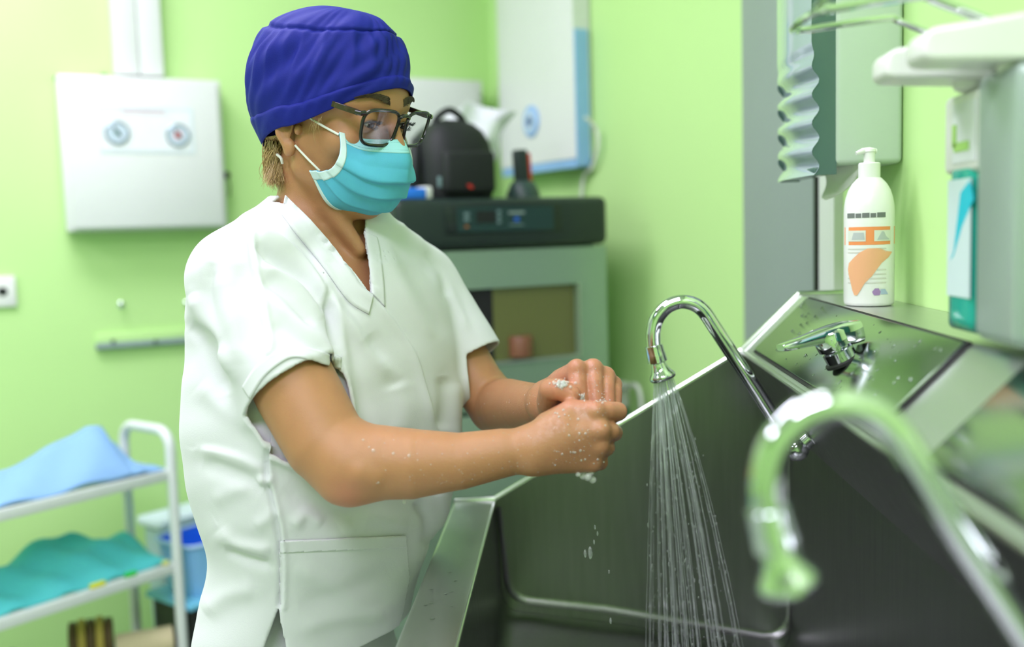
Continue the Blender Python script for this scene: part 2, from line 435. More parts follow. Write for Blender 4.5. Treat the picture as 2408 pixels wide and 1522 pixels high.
# welded fillet where the end panel meets floor and front panel
fp = [(XFI + 0.012, ZR - 0.01), (XFI + 0.018, 0.815)] + arc(XFI + 0.055, 0.775, 0.034, 180, 262, 6) + [(0.05, 0.727), (0.30, 0.680)] + arc(XBW - 0.035, 0.710, 0.03, 280, 360, 6) + [(XBW - 0.002, ZF - 0.01)]
mb = MB(); n = 7; vs = []; fs = []
cxm, czm = 0.11, 0.9
for i, (x, z) in enumerate(fp):
    a = fp[max(0, i - 1)]; b = fp[min(len(fp) - 1, i + 1)]; tx, tz = b[0] - a[0], b[1] - a[1]; L_ = math.hypot(tx, tz); nx, nz_ = -tz / L_, tx / L_
    for k in range(n):
        ang = math.pi / 2 * k / (n - 1); r = 0.011
        off = r * (1 - math.sin(ang)); dy = r * (1 - math.cos(ang))
        vs.append((x - nx * (0.010 - off) , YE - dy - 0.0005, z - nz_ * (0.010 - off)))
for i in range(len(fp) - 1):
    for k in range(n - 1): a = i * n + k; fs.append((a, a + 1, a + n + 1, a + n))
mb.add(vs, fs); mb.build('corner_fillet', M_basin, sink, sharp=60)
# fascia below the control ledge, ledge and back shelf
mb = MB(); strip(mb, [(XBW, ZF), (XL + 0.003, ZL - 0.006)] + arc(XL + 0.005, ZL - 0.002, 0.005, 215, 120, 5), YN, YE); mb.build('fascia', M_basin, sink, sharp=50)
mb = MB(); strip(mb, [(XL + 0.002, ZL + 0.002), (XR - 0.006, ZRG - 0.004), (XR, ZRG), (XC - 0.001, ZRG)], YN, YE); mb.build('control_ledge', M_steel, sink, sharp=20)
MB().tube([(XL, YN, ZL), (XL, YE, ZL)], 0.004, 10).build('ledge_edge', M_steel, sink)
mb = MB(); mb.box(((XFO + XC) / 2, YN + 0.01, 0.45), (XC - XFO) / 2 - 0.002, 0.01, 0.33); mb.build('near_end_panel', M_steel, sink, smooth=False)
for y in (YN + 0.06, YE - 0.06):
    for x in (XFO + 0.04, XC - 0.06): MB().box((x, y, 0.06), 0.02, 0.02, 0.06).build('foot', M_steel, sink, smooth=False)
# polished control plates set into the ledge
M_plate = mat('polished_plate', (0.42, 0.46, 0.43), rough=0.17, metal=1.0, var=0.05, vscale=14, rvar=0.03)
LN = Vector((-(ZRG - ZL), 0, XR - XL)).normalized(); LT = Vector((XR - XL, 0, ZRG - ZL)).normalized(); L0 = Vector((XL, 0, ZL))
def onledge(px, py): return onplane(px, py, L0, LN)
LLEN = math.hypot(XR - XL, ZRG - ZL)
def ledge(t, y, h=0.0): return Vector((XL, y, ZL)) + LT * (t * LLEN) + LN * h
def plate(y0, y1):
    c = (ledge(0.10, y0) + ledge(0.97, y1)) / 2 + LN * 0.0035
    o = MB().box(c, 0.435 * LLEN, abs(y1 - y0) / 2, 0.0025, LT, Vector((0, 1, 0)), LN, bev=0.0015).build('control_plate', M_plate, sink, sharp=30)
    MB().box(c - LN * 0.002, 0.435 * LLEN + 0.0035, abs(y1 - y0) / 2 + 0.0035, 0.0018, LT, Vector((0, 1, 0)), LN).build('gasket', M_rubber, o, smooth=False)
ya = onledge(1776, 831).y; yb = (onledge(2312, 817).y + onledge(2104, 948).y) / 2
print('plate y', ya, yb, 'nxt', onledge(2195, 1075).y)
plate(ya, yb); plate(onledge(2195, 1075).y - 0.004, YN + 0.05)

# ---- swan-neck spouts: copies stand along the fascia
YS = 1.352
def sp(px, py): return onplane(px, py, (0, YS, 0), Vector((0, 1, 0)))
def make_spout():
    base = sp(1874, 1056)
    t = thing('swan_neck_faucet', 'chrome swan-neck faucet spraying water in front of the nurse', 'faucet', base, 'swan-neck faucets along the sink')
    path = [(1540, 838), (1537, 808), (1537, 778), (1546, 748), (1566, 724), (1590, 712), (1612, 710), (1637, 718), (1657, 735), (1678, 766), (1725, 838), (1775, 913), (1815, 975), (1850, 1026), (1870, 1050)]
    MB().tube(spline([sp(*q) for q in path], 6), 0.0097, 24).build('spout', M_chrome, t)
    # collar and shower head
    a = sp(1537, 812); b = sp(1547, 852); ax = (b - a).normalized(); L = (b - a).length
    MB().lathe(a, ax, [(0.0098, 0), (0.0118, 0.0006), (0.0124, L * 0.5), (0.0126, L * 0.55), (0.0132, L * 0.98), (0.012, L), (0.009, L)], 28).build('collar', M_chrome, t)
    b2 = sp(1560, 892); L2 = (b2 - b).length; ax2 = (b2 - b).normalized()
    h = MB().lathe(b, ax2, [(0.009, 0), (0.0095, 0.001), (0.010, L2 * 0.15), (0.0112, L2 * 0.35), (0.0135, L2 * 0.55), (0.0165, L2 * 0.7), (0.0178, L2 * 0.82), (0.0178, L2 * 0.92), (0.0168, L2 * 0.99), (0.0150, L2)], 32).build('shower_head', M_chrome, t)
    MB().lathe(b2 - ax2 * 0.0004, ax2, [(0.0150, 0), (0.0148, 0.0009), (0.010, 0.0012), (0.0, 0.0012)], 28, cap=False).build('spray_face', M_dark, h)
    # ball elbow, stub and flange coming out of the fascia
    fy = Vector((1, 0, 0)); e0 = base
    MB().ball(e0, 0.0165, 20, 14).build('elbow', M_chrome, t)
    fn = Vector((ZL - ZF, 0, XBW - XL)).normalized()          # fascia normal pointing into the wall... axis of stub
    st = Vector((0.75, 0, 0.66)).normalized()
    MB().lathe(e0, st, [(0.0115, 0.008), (0.0115, 0.024), (0.0135, 0.025), (0.0135, 0.056)], 24).build('stub', M_chrome, t)
    MB().lathe(e0 + st * 0.021, st, [(0.012, 0), (0.0215, 0.0005), (0.0225, 0.002), (0.0215, 0.004), (0.016, 0.005)], 28).build('flange', M_chrome, t)
    return t, b2, ax2
spout, NOZ, NOZ_AX = make_spout()
def copy_tree(o, parent=None):
    c = o.copy(); COL.objects.link(c); c.parent = parent
    c.matrix_parent_inverse = o.matrix_parent_inverse.copy()
    for ch in list(o.children):
        copy_tree(ch, c)
    return c
s2 = copy_tree(spout); s2.location = (spout.location.x - 0.006, spout.location.y - 0.795, spout.location.z)
s2['label'] = 'blurred chrome swan-neck faucet close to the camera, no water running'

# ---- lever mixer on the control plate
hb = onledge(1992, 860); hb = hb + LN * 0.006
mix = thing('lever_mixer', 'chrome single lever mixer handle on the polished control plate', 'tap', hb)
AXM = (LN * 0.9 + Vector((0.10, 0.0, 0.40))).normalized()
MB().lathe(hb - AXM * 0.001, AXM, [(0.0150, 0), (0.0200, 0.0005), (0.0200, 0.0035), (0.0170, 0.005)], 32).build('seal_ring', M_rubber, mix)
MB().lathe(hb + AXM * 0.003, AXM, [(0.0160, 0), (0.0172, 0.001), (0.0175, 0.012), (0.0150, 0.0135), (0.0150, 0.015), (0.0192, 0.0165), (0.0198, 0.032), (0.0175, 0.036)], 32).build('cartridge_cap', M_chrome, mix)
dm = (hb - CAM).dot(CW); tip = P(1834, 815, dm - 0.012); back = P(2012, 770, dm + 0.004)
ld_ = (tip - back); sd = ld_.cross(AXM).normalized(); up_ = sd.cross(ld_).normalized()
if up_.dot(AXM) < 0: up_ = -up_
rows = []
for u, wd, th, lift in [(-0.03, 0.012, 0.009, 0.0), (0.0, 0.0165, 0.0125, 0.001), (0.14, 0.0185, 0.0135, 0.002), (0.30, 0.0175, 0.0115, 0.003), (0.5, 0.0145, 0.0085, 0.003), (0.75, 0.012, 0.0060, 0.001), (0.95, 0.0108, 0.0048, 0.0), (1.0, 0.0095, 0.0036, 0.0)]:
    c = back + ld_ * u + up_ * (lift - th * 0.4); r = []
    for k in range(20):
        a = 2 * math.pi * k / 20; ca, sa = math.cos(a), math.sin(a)
        e = 0.45
        r.append(c + sd * (wd * math.copysign(abs(ca) ** e, ca)) + up_ * (th * math.copysign(abs(sa) ** e, sa)))
    rows.append(r)
mb = MB(); vs = [v for r in rows for v in r]; fs = []
for i in range(len(rows) - 1):
    for k in range(20): fs.append((i * 20 + k, i * 20 + (k + 1) % 20, (i + 1) * 20 + (k + 1) % 20, (i + 1) * 20 + k))
fs += [tuple(range(19, -1, -1)), tuple(range((len(rows) - 1) * 20, len(rows) * 20))]
mb.add(vs, fs).build('lever', M_chrome, mix, sharp=50)

# ---- water spray (uncountable streams) and drops on the plate
M_air = mat('aerated_water', (0.95, 1.0, 0.98), rough=0.08, trans=0.86, ior=1.33, var=0.0)
M_water = mat('water', (0.95, 1.0, 0.98), rough=0.02, trans=1.0, ior=1.33, var=0.0)
mb = MB(); drops = MB()
n1 = NOZ_AX.orthogonal().normalized(); n2 = NOZ_AX.cross(n1)
for i in range(64):
    rr = 0.0140 * math.sqrt((i + 0.5) / 64); a = i * 2.39996
    off = n1 * math.cos(a) * rr + n2 * math.sin(a) * rr
    vdir = (NOZ_AX * 0.42 + Vector((0, 0, -0.58)) + off * 15.0 + Vector((random.gauss(0.012, .028), random.gauss(0, .028), 0))).normalized()
    v0 = random.uniform(1.45, 1.75); p0 = NOZ + off; pts = []; rad = []
    r0 = random.uniform(0.00034, 0.00062); T = 0.26
    for k in range(26):
        tt = T * k / 25; q = p0 + vdir * v0 * tt + Vector((0, 0, -4.9 * tt * tt))
        q += Vector((math.sin(k * 1.7 + i) * 0.0006, math.cos(k * 2.1 + i * 3) * 0.0006, 0)) * (k / 25)
        if q.z < 0.70: break
        pts.append(q); rad.append(r0 * (1.0 + 0.55 * math.sin(k * 2.9 + i * 1.3) * min(1, k / 6)))
    mb.tube(pts, rad, 6)
    for k in range(8):
        q = random.choice(pts[5:]) + Vector((random.gauss(0, .003), random.gauss(0, .003), random.gauss(0, .01)))
        drops.ball(q, random.uniform(0.0004, 0.0010), 6, 4, sc=(1, 1, random.uniform(1.5, 4)))
for (px, py, s) in [(1388, 1300, 2.2), (1376, 1302, 1.4), (1399, 1240, 0.8), (1405, 1255, 0.8), (1432, 1345, 0.7), (1436, 1460, 1.1), (1397, 1275, .8)]:
    drops.ball(P(px, py, 1.12), 0.0011 * s, 8, 6, sc=(1, 1, 3.2))
w_ = mb.build('water_spray', M_air); tag(w_, 'fan of thin water streams falling from the faucet head', 'water', kind='stuff')
w_ = drops.build('water_drops', M_air); tag(w_, 'loose water drops flying around the spray and below the hands', 'water', kind='stuff')
mb = MB()
for i in range(90):
    if i < 60: q = ledge(random.uniform(0.15, 0.9), random.uniform(min(ya, yb) + 0.02, max(ya, yb) - 0.01), 0.006); ax3 = (LT, Vector((0, 1, 0)), LN)
    else: q = Vector((random.uniform(XFO + .015, XFI - .008), random.uniform(0.95, 1.5), ZR)); ax3 = None
    mb.ball(q, random.uniform(0.0010, 0.0028), 8, 5, ax=ax3, sc=(random.uniform(.7, 1.6), random.uniform(.7, 1.3), 0.35))
w_ = mb.build('splash_drops', M_water); tag(w_, 'small water drops lying on the steel control plate and front rim', 'water', kind='stuff')
# ================================================================== the person
M_skin = mat('skin', (0.455, 0.222, 0.108), rough=0.42, var=0.08, vscale=45, bump=0.22, bscale=900, sss=0.25, spec=0.45, rvar=0.08)
M_scrub = mat('scrub_cotton', (0.675, 0.69, 0.715), rough=0.85, var=0.015, bump=0.10, bscale=700, sheen=0.15)
M_cap = mat('cap_blue', (0.0045, 0.011, 0.215), rough=0.7, var=0.12, vscale=90, bump=0.15, bscale=900, spec=.3)
M_mask = mat('mask_blue', (0.10, 0.47, 0.68), rough=0.75, var=0.05, vscale=60, bump=0.12, bscale=700)
M_maskw = mat('mask_white', (0.66, 0.82, 0.86), rough=0.75, var=.03, bump=.1, bscale=600)
M_loop = mat('loop_white', (0.78, 0.80, 0.74), rough=0.8)
M_hair = mat('blond_hair', (0.48, 0.34, 0.15), rough=0.45, var=0.35, vscale=120)
M_brow = mat('brow_hair', (0.055, 0.032, 0.018), rough=0.55, var=0.3)
M_frame = mat('glasses_black', (0.010, 0.009, 0.010), rough=0.18, coat=.5, var=.2)
T_YAW = math.radians(36)
TF0 = R0 * math.cos(T_YAW) - W0 * math.sin(T_YAW); TS0 = -(R0 * math.sin(T_YAW) + W0 * math.cos(T_YAW))   # chest front, her right side
feet = P(735, 1450, 1.33); feet.z = 0
person = thing('person', 'person in white scrubs, blue cap, glasses and face mask washing hands', 'person', feet)

# ---------------- head frame
H_YAW, H_PIT, H_ROL = math.radians(32), math.radians(16.5), math.radians(-3)
F0h = R0 * math.cos(H_YAW) - W0 * math.sin(H_YAW); S0h = -(R0 * math.sin(H_YAW) + W0 * math.cos(H_YAW))
HF = F0h * math.cos(H_PIT) - ZUP * math.sin(H_PIT); HU0 = ZUP * math.cos(H_PIT) + F0h * math.sin(H_PIT)
HS = S0h * math.cos(H_ROL) + HU0 * math.sin(H_ROL); HU = HU0 * math.cos(H_ROL) - S0h * math.sin(H_ROL)
HO = P(789, 294, 1.247)
def Hp(f, s, u): return HO + HF * f + HS * s + HU * u
HAX = (tuple(HF), tuple(HS), tuple(HU))
for nm_, q in (('tragion', (0, .068, 0)), ('eye', (.084, .031, .02)), ('eye2', (.084, -.031, .02)), ('nose', (.108, 0, -.004)), ('chin', (.072, 0, -.1))): print(nm_, [round(x, 3) for x in proj(Hp(*q))])

# ---------------- skin: one implicit surface for head, neck, torso, arms and hands
B = Field((-0.48, 0.97, 0.86), (0.10, 1.54, 1.62), 0.0018)
# torso
def torso_secs(grow, rows, kk=.875):
    out = []
    for py, xl, xr in rows:
        c = P((xl + xr) / 2, py, 1.30); half = (xr - xl) / 2 / FOC * 1.30 + grow
        a = half / kk; out.append((c.z, (c.x, c.y), a, a * 0.72))
    return out
ROWS = [(560, 640, 900), (600, 560, 960), (660, 520, 1020), (740, 492, 1050), (840, 474, 1068), (960, 466, 1080), (1080, 478, 1078), (1160, 494, 1070), (1240, 520, 1045), (1300, 520, 1015), (1360, 506, 985), (1450, 484, 960), (1560, 480, 950)]
sec_b = torso_secs(-0.026, [r for r in ROWS if r[0] < 1310])
zlo = min(q[0] for q in sec_b); zhi = max(q[0] for q in sec_b)
B.union(loft_fn(sec_b, TS0, TF0), (-0.48, 0.97, zlo), (0.05, 1.54, zhi), 0.02)
# neck and shoulders
nb = P(768, 560, 1.295)
B.chain([(Hp(-.018, 0, -.01), .052), (P(752, 430, 1.275), .0525), (P(760, 500, 1.285), .054), (nb, .062), (P(785, 640, 1.30), .075)], 0.015)
B.chain([(P(735, 540, 1.29), .045), (P(600, 625, 1.20), .048), (P(566, 665, 1.178), .046)], 0.03)
B.chain([(P(810, 545, 1.31), .045), (P(945, 625, 1.40), .046), (P(985, 670, 1.43), .042)], 0.03)
# neck muscles, collarbones
B.chain([(P(715, 365, 1.225), .013), (P(770, 480, 1.232), .013), (P(846, 588, 1.238), .009)], 0.012)
# skull and face
B.ell(Hp(-.006, 0, .045), (.094, .072, .082), HAX, 0.010)
B.ell(Hp(.030, 0, .046), (.058, .060, .058), HAX, 0.012)
B.ell(Hp(.030, 0, -.025), (.052, .056, .072), HAX, 0.012)
B.ell(Hp(.054, 0, -.034), (.040, .040, .048), HAX, 0.012)
for s in (1, -1):
    B.ell(Hp(.050, s * .042, -.008), (.028, .020, .022), HAX, 0.012)
    B.chain([(Hp(.004, s * .050, -.010), .016), (Hp(.006, s * .050, -.050), .016), (Hp(.060, s * .018, -.086), .016)], 0.014)
    B.chain([(Hp(.079, s * .008, .037), .011), (Hp(.073, s * .030, .041), .010), (Hp(.058, s * .050, .036), .010)], 0.010)
B.ell(Hp(.068, 0, -.086), (.018, .020, .017), HAX, 0.012)
for s in (1, -1):
    B.ell(Hp(.090, s * .033, .019), (.015, .020, .012), HAX, 0.010, sub=True)
B.chain([(Hp(.082, 0, .034), .0075), (Hp(.092, 0, .016), .0072), (Hp(.108, 0, -.012), .009)], 0.007)
for s in (1, -1): B.ell(Hp(.098, s * .012, -.018), (.011, .007, .008), HAX, 0.005)
for s in (1, -1):
    B.ell(Hp(.0725, s * .031, .020), (.0137, .0150, .0137), HAX, 0.004)
    B.ell(Hp(.0875, s * .031, .0175), (.011, .0128, .0046), HAX, 0.0012, sub=True)
    # ears: helix rim, hollow, lobe and tragus
    B.chain([(Hp(.002, s * .069, .012), .0045), (Hp(-.006, s * .072, .020), .0042), (Hp(-.017, s * .075, .010), .0042), (Hp(-.022, s * .0765, -.003), .0042), (Hp(-.018, s * .077, -.016), .0042), (Hp(-.008, s * .073, -.027), .0050)], 0.003)
    B.ell(Hp(-.012, s * .072, -.002), (.011, .0048, .022), HAX, 0.003)
    B.ell(Hp(-.004, s * .071, -.030), (.0085, .0062, .0110), HAX, 0.003)
    B.ell(Hp(-.006, s * .078, .000), (.0075, .0062, .0125), HAX, 0.002, sub=True)
    B.ell(Hp(.006, s * .0705, -.006), (.0045, .0050, .0065), HAX, 0.002)
# right (near) arm
arm_r = [(P(566, 665, 1.178), .046), (P(640, 800, 1.145), .048), (P(700, 920, 1.118), .0475), (P(765, 1040, 1.10), .045), (P(822, 1092, 1.092), .0425)]
B.chain(arm_r, 0.02)
fore_r = [(P(830, 1092, 1.092), .0405), (P(900, 1088, 1.090), .0405), (P(965, 1091, 1.088), .0385), (P(1080, 1085, 1.086), .0310), (P(1180, 1066, 1.086), .0268), (P(1262, 1056, 1.086), .0225)]
B.chain(fore_r, 0.018)
B.cone(P(800, 1142, 1.075), P(818, 1140, 1.08), .0150, .017, 0.014)
B.cone(P(850, 1112, 1.056), P(880, 1122, 1.058), .007, .006, 0.014)
# near hand: wrist, metacarpals, four fingers curling away, thumb behind
DH = 1.082
B.chain([(P(1258, 1040, DH), .020), (P(1300, 1005, DH), .0175), (P(1345, 972, DH + .006), .0155), (P(1398, 968, DH), .0115)], 0.012)
B.chain([(P(1258, 1055, DH), .020), (P(1330, 1020, DH - .003), .0185), (P(1410, 1012, DH - .006), .0118)], 0.012)
B.chain([(P(1258, 1065, DH), .019), (P(1330, 1050, DH), .0185), (P(1408, 1050, DH + .001), .0118)], 0.012)
B.chain([(P(1258, 1078, DH), .017), (P(1330, 1080, DH + .006), .0150), (P(1392, 1085, DH + .008), .0118)], 0.012)
B.ell(P(1330, 1045, DH + .012), (.030, .018, .026), (tuple(CR), tuple(CW), tuple(CU)), 0.012)
def knuckle(p, r): B.ell(p, (r, r, r), None, 0.006)
knuckle(P(1414, 1012, DH - .012), .0078); knuckle(P(1402, 966, DH - .007), .0075); knuckle(P(1412, 1050, DH - .006), .0070)
def finger(pts, k=0.0025):
    B.chain([(P(x, y, d), r) for x, y, d, r in pts], k)
finger([(1398, 968, DH, .0112), (1430, 966, DH + .006, .0105), (1453, 968, DH + .016, .0105), (1446, 972, DH + .040, .0090), (1412, 978, DH + .052, .0080)], 0.004)
finger([(1410, 1012, DH - .004, .0112), (1436, 1014, DH + .006, .0102), (1444, 1018, DH + .022, .0098), (1436, 1014, DH + .042, .0088), (1404, 1010, DH + .052, .0080)], 0.004)
finger([(1408, 1050, DH + .002, .0108), (1424, 1053, DH + .014, .0098), (1427, 1053, DH + .030, .0094), (1412, 1046, DH + .046, .0084), (1388, 1040, DH + .052, .0076)], 0.004)
finger([(1392, 1085, DH + .008, .0108), (1410, 1087, DH + .020, .0095), (1410, 1080, DH + .034, .0086), (1394, 1070, DH + .045, .0076)], 0.004)
finger([(1290, 1000, DH + .010, .015), (1330, 972, DH + .030, .0125), (1372, 962, DH + .058, .0108), (1402, 956, DH + .078, .0092)], 0.006)
# left (far) arm
B.chain([(P(985, 670, 1.43), .042), (P(1060, 800, 1.415), .0385), (P(1125, 905, 1.40), .0365), (P(1165, 955, 1.395), .0375)], 0.015)
B.chain([(P(1168, 955, 1.392), .0385), (P(1195, 955, 1.345), .0370), (P(1230, 955, 1.28), .0315), (P(1265, 952, 1.22), .0260), (P(1290, 945, 1.185), .0235)], 0.006)
# far hand: back of the hand rising to the knuckles, fingers hanging into the near palm, thumb across
DL = 1.135
for mx, my, md, mr in ((1356, 872, DL - .008, .0120), (1394, 870, DL, .0120), (1424, 886, DL + .008, .0112), (1443, 905, DL + .018, .0100)):
    B.chain([(P(1290, 945, 1.185), .021), (P((1290 + mx) / 2, (925 + my) / 2 + 2, (1.18 + md) / 2), .0165), (P(mx, my, md), mr)], 0.010)
finger([(1356, 870, DL - .008, .0118), (1358, 900, DL - .016, .0104), (1364, 945, DL - .020, .0100), (1372, 985, DL - .006, .009), (1376, 990, DL + .016, .008)], 0.0022)
finger([(1394, 868, DL, .0118), (1397, 900, DL - .012, .0101), (1400, 945, DL - .017, .0098), (1402, 985, DL - .004, .009), (1402, 990, DL + .016, .008)], 0.0022)
finger([(1424, 884, DL + .008, .0108), (1427, 910, DL - .004, .0094), (1428, 948, DL - .010, .0090), (1428, 985, DL, .0084), (1424, 990, DL + .02, .0076)], 0.0022)
finger([(1442, 904, DL + .018, .0096), (1446, 922, DL + .008, .0086), (1445, 950, DL + .002, .0082), (1442, 980, DL + .008, .0076)], 0.0022)
knuckle(P(1357, 862, DL - .014), .0072); knuckle(P(1396, 862, DL - .006), .0070)
finger([(1298, 968, 1.170, .0160), (1290, 945, 1.140, .0140), (1294, 916, 1.118, .0128), (1318, 916, 1.106, .0122), (1342, 928, 1.104, .0108)], 0.005)
BV, BQ = B.nets(2)
body = mkN('body', BV, BQ, M_skin, person)
# wet, pinker skin towards the hands, reddened elbow: stored per point
bx_, by_, bd_ = projN(BV); wet = np.clip((bx_ - 1200) / 110, 0, 1) * (bd_ < 1.25); pink = 0.75 * np.clip((bx_ - 1250) / 60, 0, 1) * np.clip((975 - by_) / 25, 0.25, 1) * (bd_ < 1.22)
pink = np.maximum(pink, 0.9 * np.exp(-((bx_ - 815) ** 2 + (by_ - 1172) ** 2) / 45 ** 2))
for nm_, ar in (('wet', wet), ('pink', pink)):
    at_ = body.data.attributes.new(nm_, 'FLOAT', 'POINT'); at_.data.foreach_set('value', ar.astype(np.float32))
nt = M_skin.node_tree; bs = nt.nodes['Principled BSDF']; src = bs.inputs['Base Color'].links[0].from_socket
an = nt.nodes.new('ShaderNodeAttribute'); an.attribute_name = 'pink'; mxp = nt.nodes.new('ShaderNodeMix'); mxp.data_type = 'RGBA'
nt.links.new(an.outputs['Fac'], mxp.inputs[0]); nt.links.new(src, mxp.inputs[6]); mxp.inputs[7].default_value = (0.56, 0.225, 0.14, 1); nt.links.new(mxp.outputs[2], bs.inputs['Base Color'])
an2 = nt.nodes.new('ShaderNodeAttribute'); an2.attribute_name = 'wet'; ml = nt.nodes.new('ShaderNodeMath'); ml.operation = 'MULTIPLY'; ml.inputs[1].default_value = 0.75
wn = nt.nodes.new('ShaderNodeTexNoise'); wn.inputs['Scale'].default_value = 110; wn.inputs['Detail'].default_value = 4; wr = nt.nodes.new('ShaderNodeMapRange'); wr.inputs['From Min'].default_value = .38; wr.inputs['From Max'].default_value = .62
nt.links.new(wn.outputs['Fac'], wr.inputs['Value']); wm = nt.nodes.new('ShaderNodeMath'); wm.operation = 'MULTIPLY'; nt.links.new(wr.outputs['Result'], wm.inputs[1]); nt.links.new(an2.outputs['Fac'], wm.inputs[0]); nt.links.new(bs.inputs['Normal'].links[0].from_socket, bs.inputs['Coat Normal'])
nt.links.new(wm.outputs[0], ml.inputs[0]); nt.links.new(ml.outputs[0], bs.inputs['Coat Weight']); bs.inputs['Coat Roughness'].default_value = 0.16
body['label'] = 'head, arms and hands with wet tanned skin'
BT = BVHTree.FromPolygons([tuple(v) for v in BV], [tuple(q) for q in BQ])
del B
def onbody(px, py):
    h = BT.ray_cast(CAM, ray(px, py)); return (h[0], h[1]) if h[0] is not None else (None, None)

# ---------------- scrub top: hollow cotton shell, sleeves, V neck, hem
G = Field((-0.57, 0.95, 0.74), (0.02, 1.60, 1.42), 0.0022)
sec_g = torso_secs(0.0, ROWS)
G.union(loft_fn(sec_g, TS0, TF0, 2.4), (-0.57, 0.95, 0.74), (0.02, 1.60, max(q[0] for q in sec_g)), 0.02)
GT0 = G.f.copy()
G.chain([(P(705, 545, 1.285), .055), (P(640, 600, 1.22), .060), (P(568, 658, 1.178), .058)], 0.03)
G.chain([(P(820, 560, 1.31), .055), (P(930, 630, 1.395), .056), (P(985, 668, 1.43), .052)], 0.03)
G.chain([(P(768, 575, 1.295), .082), (P(790, 660, 1.295), .095)], 0.03)
SR0, SR1 = P(568, 660, 1.178), P(700, 925, 1.118); sr = (SR1 - SR0).normalized()
G.chain([(SR0, .060), (P(628, 780, 1.15), .062), (SR1 + sr * .03, .0590)], 0.022)
G.cone(P(512, 740, 1.215), P(520, 800, 1.225), .034, .030, 0.03)
SL0, SL1 = P(985, 668, 1.43), P(1098, 832, 1.405); sl_ = (SL1 - SL0).normalized()
G.chain([(SL0, .052), (P(1045, 745, 1.418), .049), (SL1 + sl_ * .03, .047)], 0.02)
# belly follows the sink rim: keep clear of the steel below the rim height
G0 = G.f.copy()
th = 0.0040
G.f = np.maximum(G.f, -(G.f + th))
Gi = GT0 + 0.0025; _sl, _X, _Y, _Z = G.reg(G.lo, G.lo + (np.array(G.n) - 1) * G.h); _cc = P(775, 850, 1.30)
Gi = np.maximum(Gi, 0.085 - np.abs((_X - _cc.x) * TS0.x + (_Y - _cc.y) * TS0.y) + 0 * _Z)[:Gi.shape[0], :Gi.shape[1], :Gi.shape[2]]; G.f = np.minimum(G.f, np.maximum(Gi, -(Gi + th))); del Gi
# sleeve mouths
def cutcone(a, b, r):
    fn0 = cone_fn(a, b, r, r); A = np.array(a); D = np.array((b - a).normalized())
    def fn(X, Y, Z):
        d = np.maximum(fn0(X, Y, Z), -((X - A[0]) * D[0] + (Y - A[1]) * D[1] + (Z - A[2]) * D[2]))
        i0 = np.round((np.array([X.ravel()[0], Y.ravel()[0], Z.ravel()[0]]) - G.lo) / G.h).astype(int)
        return np.maximum(d, 0.010 - GT0[i0[0]:i0[0] + X.size, i0[1]:i0[1] + Y.size, i0[2]:i0[2] + Z.size])
    lo = np.minimum(np.array(a), np.array(b)) - r; hi = np.maximum(np.array(a), np.array(b)) + r
    G.sub(fn, lo, hi, 0.001)
srn = (P(752, 1010, 1.105) - P(664, 848, 1.125)).normalized()
hemc = P(694, 906, 1.118)
cutcone(hemc, hemc + (srn + (TS0 * .10) + CR * .16).normalized() * .09, .074)
hemL = P(1112, 842, 1.405)
cutcone(hemL, hemL + (sl_ + CU * -.15).normalized() * .08, .062)
# neck opening
nk0 = P(766, 560, 1.292); nkd = (P(745, 400, 1.275) - nk0).normalized()
a_ = nk0 - nkd * .03
fnn = cone_fn(a_, nk0 + nkd * .16, .058, .066)
G.sub(fnn, np.array(nk0) - .2, np.array(nk0) + .2, 0.002)
# V opening cut in front of the chest
def march(px, py, F=G0):
    for k in range(300):
        d = .95 + .002 * k; i = np.round((np.array(P(px, py, d)) - G.lo) / G.h).astype(int)
        if (i >= 0).all() and (i < np.array(F.shape)).all() and F[tuple(i)] < 0: return P(px, py, d)
    return P(px, py, 1.25)
VA = march(872, 696); print('V apex depth', proj(VA))
vL = (march(740, 532) - VA).normalized(); vR = (march(858, 560) - VA).normalized()
vn1 = TF0.cross(vL).normalized(); vn2 = vR.cross(TF0).normalized()
if vn1.dot(vR) < 0: vn1 = -vn1
if vn2.dot(vL) < 0: vn2 = -vn2
def vfn(X, Y, Z):
    px, py, pz = X - VA.x, Y - VA.y, Z - VA.z
    d1 = -(px * vn1.x + py * vn1.y + pz * vn1.z); d2 = -(px * vn2.x + py * vn2.y + pz * vn2.z)
    d3 = -((X - nk0.x) * TF0.x + (Y - nk0.y) * TF0.y) - 0.005
    return np.maximum(np.maximum(d1, d2), d3)
G.sub(vfn, np.array(VA) - .16, np.array(VA) + np.array([.12, .12, .22]), 0.001)
# bottom hem and side slit
zhem = P(520, 1512, 1.25).z
G.sub(lambda X, Y, Z: Z - zhem + 0 * X + 0 * Y, (-.57, .95, .74), (.02, 1.6, zhem), 0.001)
sa = P(656, 1428, 1.16); sb1 = P(612, 1540, 1.15); sb2 = P(668, 1540, 1.15)
n1_ = (sb1 - sa).cross(CW).normalized(); n2_ = (sb2 - sa).cross(CW).normalized()
if n1_.dot(sb2 - sa) > 0: n1_ = -n1_
if n2_.dot(sb1 - sa) > 0: n2_ = -n2_
def slit(X, Y, Z):
    px, py, pz = X - sa.x, Y - sa.y, Z - sa.z
    return np.maximum(np.maximum(px * n1_.x + py * n1_.y + pz * n1_.z, px * n2_.x + py * n2_.y + pz * n2_.z), (px * CW.x + py * CW.y + pz * CW.z) - .12)
G.sub(slit, np.array(sa) - .2, np.array(sa) + np.array([.2, .2, .0]), 0.001)
GV, GQ = G.nets(2)
G.f = G0
